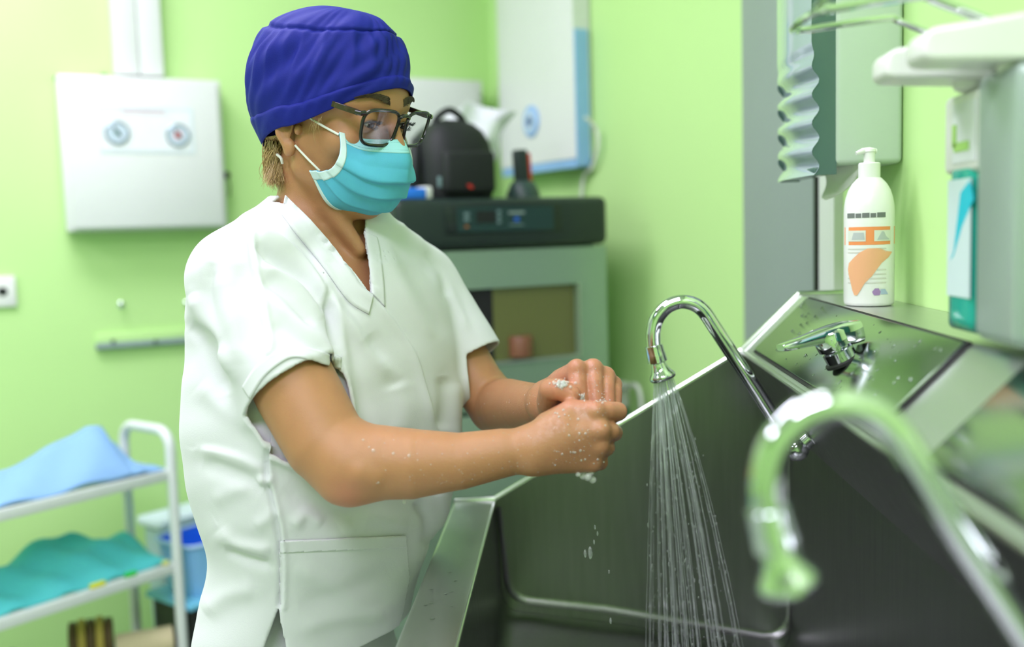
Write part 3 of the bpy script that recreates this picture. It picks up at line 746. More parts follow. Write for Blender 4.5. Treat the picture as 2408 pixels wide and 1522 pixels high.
# ---- folds: pushed out along the cloth's own normal where the creases run
gdir = smoothN(G.grad(GV, .012), GQ, 0)
for _ in range(6):
    E_ = np.concatenate([GQ[:, [0, 1]], GQ[:, [1, 2]]]); acc_ = gdir.copy()
    for j_ in range(3): acc_[:, j_] += np.bincount(E_[:, 0], gdir[E_[:, 1], j_], len(GV)) + np.bincount(E_[:, 1], gdir[E_[:, 0], j_], len(GV))
    gdir = acc_ / (np.linalg.norm(acc_, axis=1, keepdims=True) + 1e-9)
gx, gy, gd = projN(GV)
facing = -(gdir @ np.array(CW)); front = np.clip((facing + 0.35) / 0.5, 0, 1)
disp = np.zeros(len(GV))
def seg_dist(px, py, pts):
    best = np.full(len(px), 1e9); side = np.zeros(len(px)); tt = np.zeros(len(px)); L = len(pts) - 1
    for i in range(L):
        ax, ay = pts[i]; bx, by = pts[i + 1]; dx, dy = bx - ax, by - ay; l2 = dx * dx + dy * dy
        t = np.clip(((px - ax) * dx + (py - ay) * dy) / l2, 0, 1); ex, ey = px - ax - t * dx, py - ay - t * dy
        d = np.hypot(ex, ey); m = d < best; best[m] = d[m]; side[m] = np.sign(dx * ey - dy * ex)[m]; tt[m] = ((i + t) / L)[m]
    return best, side, tt
def sm(pts, n=5): return [(p.x, p.y) for p in spline([(a, b, 0) for a, b in pts], n)]
def fold(pts, amp, w, taper=True, skew=0.0, sel=None):
    """ridge (amp > 0) or valley along a line, amp in mm, w in pixels; skew makes one side steeper"""
    global disp
    m = front > 0.02
    if sel is not None: m &= sel
    idx = np.nonzero(m)[0]; d, s, t = seg_dist(gx[idx], gy[idx], sm(pts))
    ww = w * np.where(s > 0, 1 + skew, 1 - skew)
    e = np.exp(-(d / ww) ** 2) * amp * 0.00135
    if taper: e *= np.clip(np.sin(np.pi * np.clip(t * .9 + .05, 0, 1)) * 1.6, 0, 1)
    disp[idx] += e * front[idx]
# near sleeve and shoulder
fold([(588, 536), (640, 556), (690, 596), (735, 650), (772, 712)], 7, 16, skew=.35)
fold([(600, 575), (660, 620), (715, 665), (768, 735)], -7, 13)
fold([(612, 628), (668, 648), (720, 690), (762, 750)], 4.5, 13)
fold([(618, 655), (680, 700), (740, 770)], -4, 14)
fold([(630, 700), (700, 760), (770, 820), (795, 840)], 3.5, 16)
fold([(640, 760), (700, 800), (760, 840)], -2.5, 16)
fold([(660, 520), (720, 565), (780, 625)], 2.0, 9)
fold([(593, 548), (604, 624), (624, 712), (640, 800), (634, 830)], 1.8, 7, taper=False)
fold([(583, 548), (594, 624), (612, 712), (628, 800)], -1.6, 4, taper=False)
fold([(452, 690), (478, 740), (508, 800), (545, 880)], 6, 17)
fold([(500, 615), (488, 690), (500, 780), (520, 830)], -4.5, 18)
fold([(448, 765), (490, 800), (512, 870), (530, 930)], -6, 16)
fold([(520, 640), (545, 740), (560, 860)], 3.0, 22)
fold([(565, 620), (575, 720), (590, 830)], -2.0, 20)
# armhole crease on the chest and long drape folds
fold([(768, 690), (778, 760), (790, 820), (806, 880)], -9, 10, skew=-.2)
fold([(746, 590), (775, 690), (800, 790), (815, 880)], 3.0, 14)
fold([(772, 695), (820, 755), (880, 830), (935, 900)], 4.5, 20)
fold([(800, 700), (850, 770), (905, 850)], -2.5, 16)
fold([(843, 676), (905, 734), (958, 808), (984, 863), (1010, 955), (1030, 1010)], 2.6, 8, skew=.5)
fold([(862, 790), (905, 850), (930, 915)], -3, 22)
fold([(935, 900), (950, 960), (945, 1020)], 2.2, 28)
fold([(1045, 885), (1048, 950), (1040, 1010)], -4, 18)
fold([(1072, 900), (1076, 980), (1075, 1100)], 3, 12)
fold([(900, 565), (960, 700), (1020, 800)], 2.0, 16)
fold([(925, 560), (990, 680), (1050, 790)], -1.8, 16)
fold([(890, 1020), (930, 1060), (950, 1120)], 2.5, 30)
fold([(1000, 590), (1035, 640), (1050, 700)], -3, 10)
fold([(1020, 620), (1065, 700), (1100, 780)], 2.5, 12)
# lower back, waist and side seam
fold([(632, 990), (628, 1060), (627, 1129), (640, 1180), (652, 1239), (660, 1329), (657, 1425)], -4, 6, taper=False)
fold([(643, 990), (640, 1129), (664, 1239), (671, 1329), (668, 1425)], 2.0, 7, taper=False)
fold([(606, 1138), (620, 1130), (634, 1140)], 6, 13)
fold([(470, 1058), (520, 1066), (575, 1082), (624, 1110)], 3.2, 17, skew=.4)
fold([(478, 1085), (530, 1105), (580, 1125), (620, 1150)], -5, 20)
fold([(500, 1180), (560, 1150), (610, 1140)], 1.8, 20)
fold([(470, 905), (530, 960), (600, 1010)], 2.5, 26)
fold([(520, 1242), (550, 1275), (600, 1288), (640, 1292)], 4, 20, skew=.3)
fold([(530, 1290), (580, 1312), (635, 1330)], -5, 14)
fold([(600, 1240), (630, 1220), (650, 1200)], 2, 16)
fold([(660, 1150), (760, 1200), (860, 1230)], -3, 28)
fold([(690, 1240), (720, 1210), (760, 1235)], 3, 16)
fold([(800, 1250), (880, 1215), (960, 1240)], 2.5, 22)
fold([(980, 1180), (1010, 1230), (1005, 1290)], -6, 14)
fold([(1030, 1150), (1045, 1200), (1040, 1250)], 3, 14)
fold([(690, 1330), (760, 1360), (850, 1420), (920, 1480)], 2.5, 26)
fold([(700, 1420), (780, 1400), (880, 1360), (940, 1330)], -2.5, 26)
fold([(480, 1440), (540, 1400), (600, 1385)], 3, 24)
fold([(700, 1480), (800, 1450), (900, 1440)], 2.0, 20)
# neck band and hems stand a little proud
fold([(688, 486), (735, 556), (790, 624), (835, 664), (872, 694)], 1.3, 16, taper=False)
fold([(722, 478), (768, 548), (822, 612), (880, 672)], -1.2, 4, taper=False)
nz = np.sin(gx * .035 + gy * .021) * np.sin(gy * .028 - gx * .017 + 1.3)
disp += front * 0.0009 * nz
GV = GV + gdir * disp[:, None]
# below the rim the cloth stays on her side of the sink
low = GV[:, 2] < ZR + 0.02
lim = XFO - 0.004
GV[:, 0] = np.where(low & (GV[:, 0] > lim), lim, GV[:, 0])
GV = smoothN(GV, GQ, 1)
scrub = mkN('scrub_top', GV, GQ, M_scrub, person); scrub['label'] = 'short-sleeved white V-neck scrub top'
# patches sewn on the top: taken from its own surface, cut straight and lifted
def patch(name, poly, lift, m, parent, lab=None):
    """convex polygon in the photo -> a cloth piece lying on the garment"""
    bm = bmesh.new(); inside = np.ones(len(GV), bool); px, py, d = projN(GV)
    cx = sum(p[0] for p in poly) / len(poly); cy = sum(p[1] for p in poly) / len(poly)
    pad = 12
    for i in range(len(poly)):
        ax, ay = poly[i]; bx, by = poly[(i + 1) % len(poly)]; nx, ny = by - ay, -(bx - ax); l = math.hypot(nx, ny)
        if nx * (cx - ax) + ny * (cy - ay) < 0: nx, ny = -nx, -ny
        inside &= ((px - ax) * nx + (py - ay) * ny) / l > -pad
    sf = G.sample(GV) 
    n = -(G.grad(GV) @ np.array(CW)); inside &= n > 0.05
    fq = GQ[inside[GQ].all(1)]
    # outer layer only
    e1 = GV[fq[:, 2]] - GV[fq[:, 0]]; e2 = GV[fq[:, 3]] - GV[fq[:, 1]]; fn = np.cross(e1, e2); fn /= np.linalg.norm(fn, axis=1, keepdims=True) + 1e-12
    cen = GV[fq].mean(1); fq = fq[(fn * G.grad(cen)).sum(1) > 0.3]
    used = np.unique(fq); mp = {int(k): i for i, k in enumerate(used)}
    g = G.grad(GV[used]); vv = GV[used] + g * lift
    bv_ = [bm.verts.new(tuple(v)) for v in vv]
    for q in fq:
        try: bm.faces.new([bv_[mp[int(k)]] for k in q])
        except ValueError: pass
    for i in range(len(poly)):
        a, b = poly[i], poly[(i + 1) % len(poly)]; pn = ray(*a).cross(ray(*b)).normalized()
        if pn.dot(ray(cx, cy)) < 0: pn = -pn
        bmesh.ops.bisect_plane(bm, geom=list(bm.verts) + list(bm.edges) + list(bm.faces), plane_co=CAM, plane_no=pn, clear_inner=True, dist=1e-6)
    me = bpy.data.meshes.new(name); bm.to_mesh(me); bm.free(); me.materials.append(m)
    me.polygons.foreach_set('use_smooth', [True] * len(me.polygons))
    o = bpy.data.objects.new(name, me); COL.objects.link(o); put(o, parent)
    so = o.modifiers.new('thick', 'SOLIDIFY'); so.thickness = max(0.0012, lift * .9); so.offset = -1
    if lab: o['label'] = lab
    return o
patch('pocket', [(658, 1275), (956, 1263), (966, 1390), (948, 1445), (930, 1540), (660, 1540)], .0032, M_scrub, scrub, 'patch pocket on the front of the scrub top')
patch('pocket_hem', [(658, 1275), (956, 1263), (958, 1288), (658, 1301)], .0046, M_scrub, scrub)

# bands sewn along edges: strips that follow the cloth
ST = BVHTree.FromPolygons([tuple(v) for v in GV], [tuple(q) for q in GQ])
def sew(name, ina, outa, lift, parent, n=44, m=6):
    A = sm(ina, 12); Bo = sm(outa, 12); vs = []; fs = []
    for i in range(n + 1):
        x = i / n * (len(A) - 1); k = min(int(x), len(A) - 2); a = Vector(A[k]).lerp(Vector(A[k + 1]), x - k)
        x = i / n * (len(Bo) - 1); k = min(int(x), len(Bo) - 2); b = Vector(Bo[k]).lerp(Vector(Bo[k + 1]), x - k)
        row = []
        for j in range(m, -1, -1):
            q = a.lerp(b, j / m); h = ST.ray_cast(CAM, ray(q.x, q.y)); nx_ = row[-1] if row else None
            if h[0] is not None and (nx_ is None or abs(h[3] - nx_[3]) < .012): pass
            elif nx_ is not None: h = (P(q.x, q.y, (nx_[0] - CAM).dot(CW)), nx_[1], None, nx_[3])
            else: h = (P(q.x, q.y, 1.25), -CW, None, 1.25)
            row.append(h)
        for h in row: vs.append(h[0] + (h[1] if h[1].dot(CW) < 0 else -h[1]) * lift)
    for i in range(n):
        for j in range(m): a = i * (m + 1) + j; fs.append((a, a + m + 1, a + m + 2, a + 1))
    o = mk(name, vs, fs, M_scrub, parent); so = o.modifiers.new('thick', 'SOLIDIFY'); so.thickness = .0022; so.offset = 0; return o
sew('neck_band', [(672, 462), (736, 526), (790, 590), (830, 645), (848, 672), (876, 697)], [(662, 506), (708, 566), (754, 622), (798, 684), (826, 716), (866, 740)], .0014, scrub)
sew('neck_band', [(856, 545), (863, 580), (867, 620), (871, 660), (873, 690)], [(886, 560), (893, 590), (898, 632), (902, 676), (904, 722)], .0009, scrub)
sew('sleeve_hem', [(590, 938), (622, 888), (660, 855), (692, 842), (740, 850), (802, 868)], [(572, 910), (604, 862), (650, 828), (690, 816), (745, 824), (800, 842)], .0012, scrub)
# ---------------- trousers and clogs
hip = P(735, 1470, 1.31); S_ = TS0; mb = MB()
Tz = Field((-0.60, 0.95, 0.03), (-0.14, 1.66, 0.95), 0.006)
hx = Vector((hip.x - .02, hip.y, 0))
Tz.union(loft_fn([(.62, (hx.x, hx.y), .148, .105), (.74, (hx.x, hx.y), .150, .105), (.84, (hx.x, hx.y), .13, .092), (.90, (hx.x, hx.y), .11, .078)], TS0, TF0), (-.6, .95, .62), (-.14, 1.66, .90), .02)
for s in (1, -1):
    a = hx + TS0 * (s * .075)
    Tz.chain([(a + ZUP * .70, .082), (a + ZUP * .45 + TF0 * .01, .072), (a + ZUP * .09, .068)], .03)
TV, TQ = Tz.nets(2); TV[:, 0] = np.minimum(TV[:, 0], XFO - .006)
tr = mkN('trousers', TV, TQ, M_scrub, person); del Tz
for s in (1, -1):
    a = hx + TS0 * (s * .088) + TF0 * .03
    if a.x + .08 > XFO - .01: a.x = min(a.x, XFO - .09)
    MB().ball(a + ZUP * .032, .05, 20, 12, ax=(TF0, TS0, ZUP), sc=(2.0 if s > 0 else 1.7, .85, .64)).build('clog', M_plastic, person)

# ---------------- cap
def cap_brim(th):
    """lower edge of the cap in the head frame, th = 0 in front, pi/2 on her right"""
    c, s = math.cos(th), math.sin(th)
    f = 0.094 * c if c > 0 else 0.080 * c
    ss = 0.0790 * s
    uf, us, ub = 0.063, -0.004, -0.052
    u = us + (uf - us) * max(0, c) ** 1.3 if c > 0 else us + (ub - us) * abs(c) ** 1.2
    return f - .004, ss, u
NT, NR = 192, 84
def cap_pt(th, v):
    f0, s0, u0 = cap_brim(th); c, s = math.cos(th), math.sin(th)
    cen = Vector((-.022 + .014 * v, 0, 0.05)); top = 0.139
    bulge = 1 + 0.11 * (1 - max(0, c)) ** .5 + 0.62 * max(0, -c) ** 1.6 - .04 * max(0, c)
    # profile from brim to crown
    a = v * math.pi / 2
    rad = math.cos(a) ** 0.62 if v < 1 else 0.0
    k = math.sin(a) ** 1.15
    f = (cen.x * (1 - 0) + (f0 - cen.x) * rad * (1 + (bulge - 1) * math.sin(math.pi * v) * 1.25))
    ss = s0 * rad * (1 + (bulge - 1) * math.sin(math.pi * v) * 1.25)
    u = u0 + (top - u0) * k
    # gathers running up into the crown seam, soft wrinkles lower down
    g = .0026 * (1 - 2 * abs(math.sin(th * 11 + 1.4 * math.sin(th * 3))) ** .7) * max(0, math.sin(math.pi * min(1, max(0, (v - .22) / .45)))) * (.4 + .6 * abs(math.sin(th * 1.5 + .4)))
    g += .0016 * math.sin(th * 7 + v * 13) * math.sin(math.pi * v) + .0012 * math.sin(v * 26 + th * 4) * (1 - v) * min(1, v * 6)
    if 0.59 < v < 0.635: g -= .0026 * math.sin((v - .59) / .045 * math.pi)
    g += .0011 * math.sin(th * 23 + v * 31 + 3 * math.sin(th * 5)) * min(1, v * 5) * (1 - v)
    r = Vector((f - cen.x, ss, 0)); L = r.length + 1e-6
    return f + r.x / L * g, ss + r.y / L * g, u + g * .5
vs = []; fs = []
V0 = 0.13
for i in range(NR + 1):
    v = V0 + (1 - V0) * i / NR
    for k in range(NT): vs.append(Hp(*cap_pt(2 * math.pi * k / NT, v)))
for i in range(NR):
    for k in range(NT): fs.append((i * NT + k, i * NT + (k + 1) % NT, (i + 1) * NT + (k + 1) % NT, (i + 1) * NT + k))
cap = mk('surgical_cap', vs, fs, M_cap, person); cap['label'] = 'royal blue fabric surgical cap'
so = cap.modifiers.new('thick', 'SOLIDIFY'); so.thickness = .0016
vs = []; fs = []; nb_ = 8
for i in range(nb_ + 1):
    v = (V0 + .008) * i / nb_
    for k in range(NT):
        th_ = 2 * math.pi * k / NT; f, s, u = cap_pt(th_, max(v, .001)); c_ = Vector((f + .022, s, 0)); l = c_.length
        o_ = .0016 * (1 if i < nb_ else .1); vs.append(Hp(f + c_.x / l * o_, s + c_.y / l * o_, u))
for i in range(nb_):
    for k in range(NT): fs.append((i * NT + k, i * NT + (k + 1) % NT, (i + 1) * NT + (k + 1) % NT, (i + 1) * NT + k))
band = mk('cap_band', vs, fs, M_cap, cap); so = band.modifiers.new('thick', 'SOLIDIFY'); so.thickness = .0022
mb = MB()
for k in range(0, 360, 2):
    a = math.radians(k); q = []
    for da in (0, .016):
        f, s, u = cap_pt(a + da, V0 - .018); c_ = Vector((f + .022, s, 0)); l = c_.length; q.append(Hp(f + c_.x / l * .0022, s + c_.y / l * .0022, u))
    mb.tube(q, .00045, 5)
st = mb.build('band_stitching', mat('stitch_blue', (.02, .05, .48), rough=.6), cap); st['kind'] = 'stuff'

# ---------------- hair: nape tuft and wisps
mb = MB()
def strand(p0, p1, bend, r=.0005, n=7):
    p0, p1 = Vector(p0), Vector(p1); mb.tube([p0.lerp(p1, k / n) + bend * math.sin(math.pi * k / n) for k in range(n + 1)], [r * (1 - .75 * (k / n)) for k in range(n + 1)], 4, cap=False)
for i in range(1000):
    a = random.uniform(-1, 1); b = random.uniform(-1, 1)
    p0 = Hp(-.052 + .012 * a, .040 + .018 * b, -.036 + random.uniform(-.012, .006))
    p1 = P(648 + random.gauss(0, 13), 425 + random.gauss(0, 9), 1.245 + .02 * b)
    strand(p0, p1, -HF * random.uniform(.000, .007) - HU * random.uniform(-.002, .006) + HS * random.gauss(0, .003), .00055)
for i in range(260):
    f = random.uniform(-.046, -.020); p0 = Hp(f, .064 + random.uniform(-.006, .002), -.010 + f * .35)
    strand(p0, Hp(-.062 + random.gauss(0, .008), .032 + random.uniform(-.01, .012), -.034), HS * random.uniform(.004, .012), .0005)
for i in range(14):
    p0 = Hp(.030 + random.gauss(0, .006), .0695, .014 + random.uniform(-.006, .006)); strand(p0, p0 + HF * random.uniform(-.004, .012) - HU * random.uniform(.008, .026), HS * .003, .00022)
hair = mb.build('hair', M_hair, person); hair['kind'] = 'stuff'; hair['label'] = 'short blond hair tuft below the cap'
MB().tube(spline([P(652, 364, 1.232), P(661, 372, 1.222), P(664, 384, 1.226)], 5), .0018, 8).build('hair_band', M_loop, person)

# ---------------- eyes, brows, lashes
for s in (1, -1):
    c = Vector((.0722, s * .031, .0200)); e = MB().ball(Hp(*c), .0122, 24, 16, ax=(HF, HS, HU)).build('eye', mat('eye_white', (.55, .52, .48), rough=.15), person)
    g = (HF * .92 - HU * .36 - HS * .05).normalized()
    MB().lathe(Hp(*c) + g * .0098, g, [(.0062, 0), (.0060, .0016), (.0045, .0023), (.0024, .0026)], 24).build('iris', mat('iris_brown', (.035, .022, .014), rough=.1, coat=1), e)
    MB().lathe(Hp(*c) + g * .0123, g, [(.0024, 0), (.0018, .0004), (0, .0005)], 16, cap=False).build('pupil', M_black, e)
    mb = MB()
    for i in range(420):
        t = random.random(); f0, s0, u0 = .0895 - .020 * t ** 1.7, s * (.012 + .033 * t), .0455 + .0065 * math.sin(t * 2.6) - .004 * t + random.uniform(-.0040, .0040) * (1.15 - t)
        q0 = Hp(f0, s0, u0); h = BT.find_nearest(q0); q0 = h[0] + h[1] * .0003
        mb.tube([q0, q0 + HS * (s * .0045) + HU * .0022 * (1 - t) + h[1] * .0008, q0 + HS * (s * .008) + HU * .001 * (1 - 2 * t) + h[1] * .0004], [.00034, .00028, .0001], 4, cap=False)
    b = mb.build('eyebrow', M_brow, person); b['kind'] = 'stuff'
    mb = MB()
    for i in range(34):
        t = i / 33; a = (t - .5) * 2.1
        for up in (1, -1):
            if up < 0 and i % 2: continue
            base = Hp(.0868 - .0070 * (2 * t - 1) ** 2, s * (.031 + .0122 * (2 * t - 1)), .0180 + up * .0040 * (1 - (2 * t - 1) ** 2))
            L = (.0085 if up > 0 else .0045) * random.uniform(.8, 1.1)
            d_ = (HF * .9 + HS * (s * .55 * (2 * t - .6))).normalized()
            mb.tube([base, base + d_ * L * .6 - HU * .0008 * (1 if up > 0 else 2), base + d_ * L + HU * (.0022 if up > 0 else -.002)], [.00042, .0003, .0001], 4, cap=False)
    l = mb.build('eyelashes', M_black, person); l['kind'] = 'stuff'

# ---------------- glasses
gl = mk('glasses', [], [], None, None) if False else bpy.data.objects.new('glasses', None)
COL.objects.link(gl); gl.location = Hp(.098, 0, .01); put(gl, person); gl['label'] = 'black framed glasses'
gl.matrix_parent_inverse = Matrix.Translation(-person.location)
def put2(o): o.parent = gl; o.matrix_parent_inverse = Matrix.Translation(-gl.location); return o
GC = Vector((.1035, 0, .0195)); GT = math.radians(9)
def gp(x, y, off=0.0):
    """front of the glasses: x along her right, y up; bent round the face and tilted"""
    f = GC.x - 2.6 * x * x + off - math.sin(GT) * -y * -1.0
    return Hp(GC.x - 2.4 * x * x + off + math.sin(GT) * y, x, GC.z + y * math.cos(GT))
def rim(s, k=1.0, n=56):
    out = []
    for i in range(n):
        a = 2 * math.pi * i / n; ca, sa = math.cos(a), math.sin(a); e = .58
        x = .0262 * k * math.copysign(abs(ca) ** e, ca); y = .0215 * k * math.copysign(abs(sa) ** e, sa)
        x *= 1.0 + .08 * (y / .0215)                       # wider at the top
        out.append((s * (.0345 + x), y - .003))
    return out
for s in (1, -1):
    pts = [gp(x, y) for x, y in rim(s)]; pts.append(pts[0]); pts.append(pts[1])
    put2(MB().tube(pts, [.0021] * len(pts), 10, cap=False).build('rim', M_frame, None))
    r = [gp(x, y) for x, y in rim(s, .97)]; cen = sum(r, Vector()) / len(r)
    m_ = MB(); vs = [cen + HF * .0004] + [q + HF * .0003 for q in r]; n = len(r)
    m_.add(vs, [(0, 1 + i, 1 + (i + 1) % n) if s < 0 else (0, 1 + (i + 1) % n, 1 + i) for i in range(n)])
    lens_m = MATS.get('lens')
    if not lens_m:
        lens_m = bpy.data.materials.new('lens'); lens_m.use_nodes = True; MATS['lens'] = lens_m; nt = lens_m.node_tree
        pb_ = nt.nodes['Principled BSDF']; tb = nt.nodes.new('ShaderNodeBsdfTransparent'); tb.inputs[0].default_value = (.93, .93, .92, 1); gb = nt.nodes.new('ShaderNodeBsdfGlossy'); gb.inputs['Roughness'].default_value = .03
        fr = nt.nodes.new('ShaderNodeFresnel'); fr.inputs[0].default_value = 1.5; mx_ = nt.nodes.new('ShaderNodeMixShader')
        nt.links.new(fr.outputs[0], mx_.inputs[0]); nt.links.new(tb.outputs[0], mx_.inputs[1]); nt.links.new(gb.outputs[0], mx_.inputs[2]); nt.links.new(mx_.outputs[0], nt.nodes['Material Output'].inputs[0]); nt.nodes.remove(pb_)
    put2(m_.build('lens', lens_m, None))
    hin = gp(s * .0655, .0125); ear = Hp(-.002, s * .0665, .037)
    sd_ = HS * s
    put2(MB().tube([gp(s * .0605, .0135), hin, hin - HF * .008], [.0030, .0032, .0028], 10).build('hinge', M_frame, None))
    tm = MB(); cs = [hin - HF * .006, hin.lerp(ear, .4) + sd_ * .002, hin.lerp(ear, .75) + sd_ * .001, ear]
    for i in range(3):
        a, b = cs[i], cs[i + 1]; ax = (b - a); L = ax.length / 2; ax.normalize(); az = (HU - ax * HU.dot(ax)).normalized(); ay = az.cross(ax)
        tm.box((a + b) / 2, L + .0008, .0012, .0034, ax, ay, az, .0006)
    put2(tm.build('temple', mat('tortoise', (.035, .018, .012), rough=.2, var=.9, vscale=220, coat=.5), None))
put2(MB().tube(spline([gp(.0098, .010), gp(.005, .0135, .002), gp(-.005, .0135, .002), gp(-.0098, .010)], 5), .0023, 10).build('bridge', M_frame, None))

# ---------------- surgical mask
def hs(px, py, s):
    """head-frame point on the plane s = const behind a photo position"""
    n = HS; p0 = HO + HS * s; q = onplane(px, py, p0, n) - HO; return Vector((q.dot(HF), s, q.dot(HU)))
E_px = [(797, 311, .060), (800, 340, .063), (797, 368, .066), (782, 393, .068), (760, 402, .068), (740, 401, .068), (729, 400, .068)]
edge = spline([hs(*q) for q in E_px], 6)
cenl = spline([(.105, 0, .004), (.116, 0, -.010), (.1205, 0, -.024), (.1195, 0, -.040), (.114, 0, -.056), (.106, 0, -.071), (.094, 0, -.085), (.079, 0, -.094), (.066, 0, -.096)], 6)
midl = spline([(.078, .036, -.001), (.086, .038, -.014), (.093, .041, -.026), (.097, .043, -.040), (.093, .043, -.054), (.085, .043, -.068), (.073, .042, -.079), (.059, .043, -.086), (.046, .043, -.088)], 6)
def samp(pl, v): 
    x = v * (len(pl) - 1); i = min(int(x), len(pl) - 2); return pl[i].lerp(pl[i + 1], x - i)
NV, NU = 96, 48
def mask_pt(u, v):
    """u: 0 centre .. 1 near edge; returns head coords for s >= 0"""
    C, M_, E = samp(cenl, v), samp(midl, v), samp(edge, v)
    # smooth curve centre -> mid -> edge with zero slope across the centre
    t = u
    Mi = Vector((M_.x, M_.y, M_.z)); Cm = Vector((Mi.x, -Mi.y, Mi.z))
    if t < .55:
        k = t / .55; q = catm(Cm, C, Mi, E, k)
    else:
        k = (t - .55) / .45; q = catm(C, Mi, E, E + (E - Mi) * .5, k)
    return q
def catm(p0, p1, p2, p3, t): return 0.5 * ((2 * p1) + (p2 - p0) * t + (2 * p0 - 5 * p1 + 4 * p2 - p3) * t * t + (3 * p1 - p0 - 3 * p2 + p3) * t ** 3)
def pleat(v, u):
    d = 0
    for c_, w_ in ((.40, .055), (.57, .055), (.74, .055)):
        cc = c_ + .04 * u * (c_ - .3)
        x = (v - cc) / w_
        if -2.2 < x < 0: d += .0056 * (1 + x / 2.2)
        elif 0 <= x < .35: d += .0056 * (1 - x / .35)
    return d * (1 - .55 * u)
vs = []; fs = []; tri = []
for j in range(NV + 1):
    v = j / NV
    for i in range(-NU, NU + 1):
        u = abs(i) / NU; q = mask_pt(u, v)
        nrm = Vector((.75 - .25 * u, .9 * u, -.25 + .1 * (1 - v))).normalized()
        q = q + nrm * (pleat(v, u) + .0012 * math.sin(u * 11 + v * 9) * min(1, v * 3) + .001 * math.sin(v * 30 + u * 6) * v)
        vs.append(Hp(q.x, math.copysign(1, i) * q.y if i else 0.0, q.z))
W = 2 * NU + 1
for j in range(NV):
    for i in range(2 * NU): a = j * W + i; fs.append((a, a + W, a + W + 1, a + 1))
mask = mk('face_mask', vs, fs, M_mask, person); mask['label'] = 'pleated blue surgical face mask'
so = mask.modifiers.new('thick', 'SOLIDIFY'); so.thickness = .0012
def mband(name, j0, j1, i0, i1, lift, m):
    v_ = []; f_ = []; w_ = i1 - i0 + 1
    for j in range(j0, j1 + 1):
        for i in range(i0, i1 + 1):
            a = Vector(vs[j * W + i]); b1 = Vector(vs[min(NV, j + 1) * W + i]) - Vector(vs[max(0, j - 1) * W + i]); b2 = Vector(vs[j * W + min(W - 1, i + 1)]) - Vector(vs[j * W + max(0, i - 1)])
            n_ = b1.cross(b2).normalized()
            if n_.dot(a - Hp(.03, 0, -.04)) < 0: n_ = -n_
            v_.append(a + n_ * lift)
    for j in range(j1 - j0):
        for i in range(i1 - i0): a = j * w_ + i; f_.append((a, a + w_, a + w_ + 1, a + 1))
    o = mk(name, v_, f_, m, mask); s_ = o.modifiers.new('t', 'SOLIDIFY'); s_.thickness = .0008; return o
# head coords: i = 2*NU is her right (near) edge
mband('nose_band', 0, 12, 0, 2 * NU, .0007, mat('mask_pale', (.36, .72, .80), rough=.75, bump=.1, bscale=600))
mband('side_binding', 0, NV, 2 * NU - 6, 2 * NU, .0010, M_maskw); mband('side_binding', 0, NV, 0, 6, .0010, M_maskw)
mband('chin_binding', NV - 7, NV, 4, 2 * NU - 4, .0008, M_maskw)
mb = MB()
for j in (3, 9):
    for i in range(4, 2 * NU - 6, 1):
        a = Vector(vs[j * W + i]); b = Vector(vs[j * W + i + 1]); n_ = (a - Hp(.03, 0, -.02)).normalized(); mb.tube([a + n_ * .0016, a.lerp(b, .55) + n_ * .0016], .0003, 4)
s_ = mb.build('stitch_row', mat('stitch_dark', (.03, .25, .30), rough=.7), mask); s_['kind'] = 'stuff'
for s in (1, -1):
    t0 = mask_pt(1, 0.02); t1 = mask_pt(1, .97)
    up = [Hp(t0.x, s * t0.y, t0.z)] + [Hp(f, s * ss, u) for f, ss, u in ((.020, .0715, .006), (-.004, .0735, .026))]
    if s > 0: up = [P(797, 317, (Hp(*t0) - CAM).dot(CW)), P(752, 292, proj(Hp(.02, .0722, .012))[2]), P(712, 267, proj(Hp(.0, .074, .026))[2])]
    put(MB().tube(spline(up, 5), .0014, 8).build('ear_loop', M_loop, None), mask)
    lo_p = [P(752, 402, (Hp(*t1) - CAM).dot(CW)), P(722, 372, proj(Hp(.012, .068, -.03))[2] - .004), P(694, 342, proj(Hp(.0, .074, -.03))[2])] if s > 0 else [Hp(t1.x, -t1.y, t1.z), Hp(.012, -.068, -.02), Hp(-.004, -.076, 0)]
    put(MB().tube(spline(lo_p, 5), .0014, 8).build('ear_loop', M_loop, None), mask)

# ---------------- soap foam and water beads on the skin
M_foam = mat('soap_film', (.93, .96, .93), rough=.06, alpha=.32, spec=1.0, coat=.8, var=.02)
foam = MB()
def bead(px, py, r, sq=.5):
    q, n_ = onbody(px, py)
    if q is None: return
    a = n_.orthogonal().normalized(); foam.ball(q + n_ * r * sq * .3, r, 8, 6, ax=(a, n_.cross(a), n_), sc=(1, 1, sq))
for i in range(55): bead(1318 + random.gauss(0, 10) + i * .12, 900 + random.gauss(0, 4) + (i % 9) * .9, random.uniform(.0010, .0024), .9)
for i in range(20): bead(1368 + random.gauss(0, 5), 935 + random.gauss(0, 5), random.uniform(.0008, .002), .9)
for i in range(14): bead(1415 + random.gauss(0, 10), 942 + random.gauss(0, 3), random.uniform(.0007, .0016), .9)
for i in range(90): bead(random.uniform(1300, 1425), random.uniform(955, 1095), random.choice([.0004, .0005, .0007, .0014]) * random.uniform(.8, 1.2), .7)
for i in range(40): bead(random.uniform(1345, 1445), random.uniform(860, 940), random.uniform(.0004, .0008), .7)
for i in range(16): foam.ball(P(1380 + random.gauss(0, 10), 1110 + abs(random.gauss(0, 7)), DH + .012 + random.gauss(0, .004)), random.uniform(.0025, .0055), 10, 8)
f_ = foam.build('soap_foam', M_foam); tag(f_, 'soap bubbles and lather clinging to the wet hands', 'foam', kind='stuff')
foam = MB()
for i in range(110): bead(random.uniform(880, 1270), random.uniform(1010, 1140), random.uniform(.0004, .0009), .5)
for i in range(30): bead(random.uniform(1110, 1280), random.uniform(860, 990), random.uniform(.0004, .0009), .5)
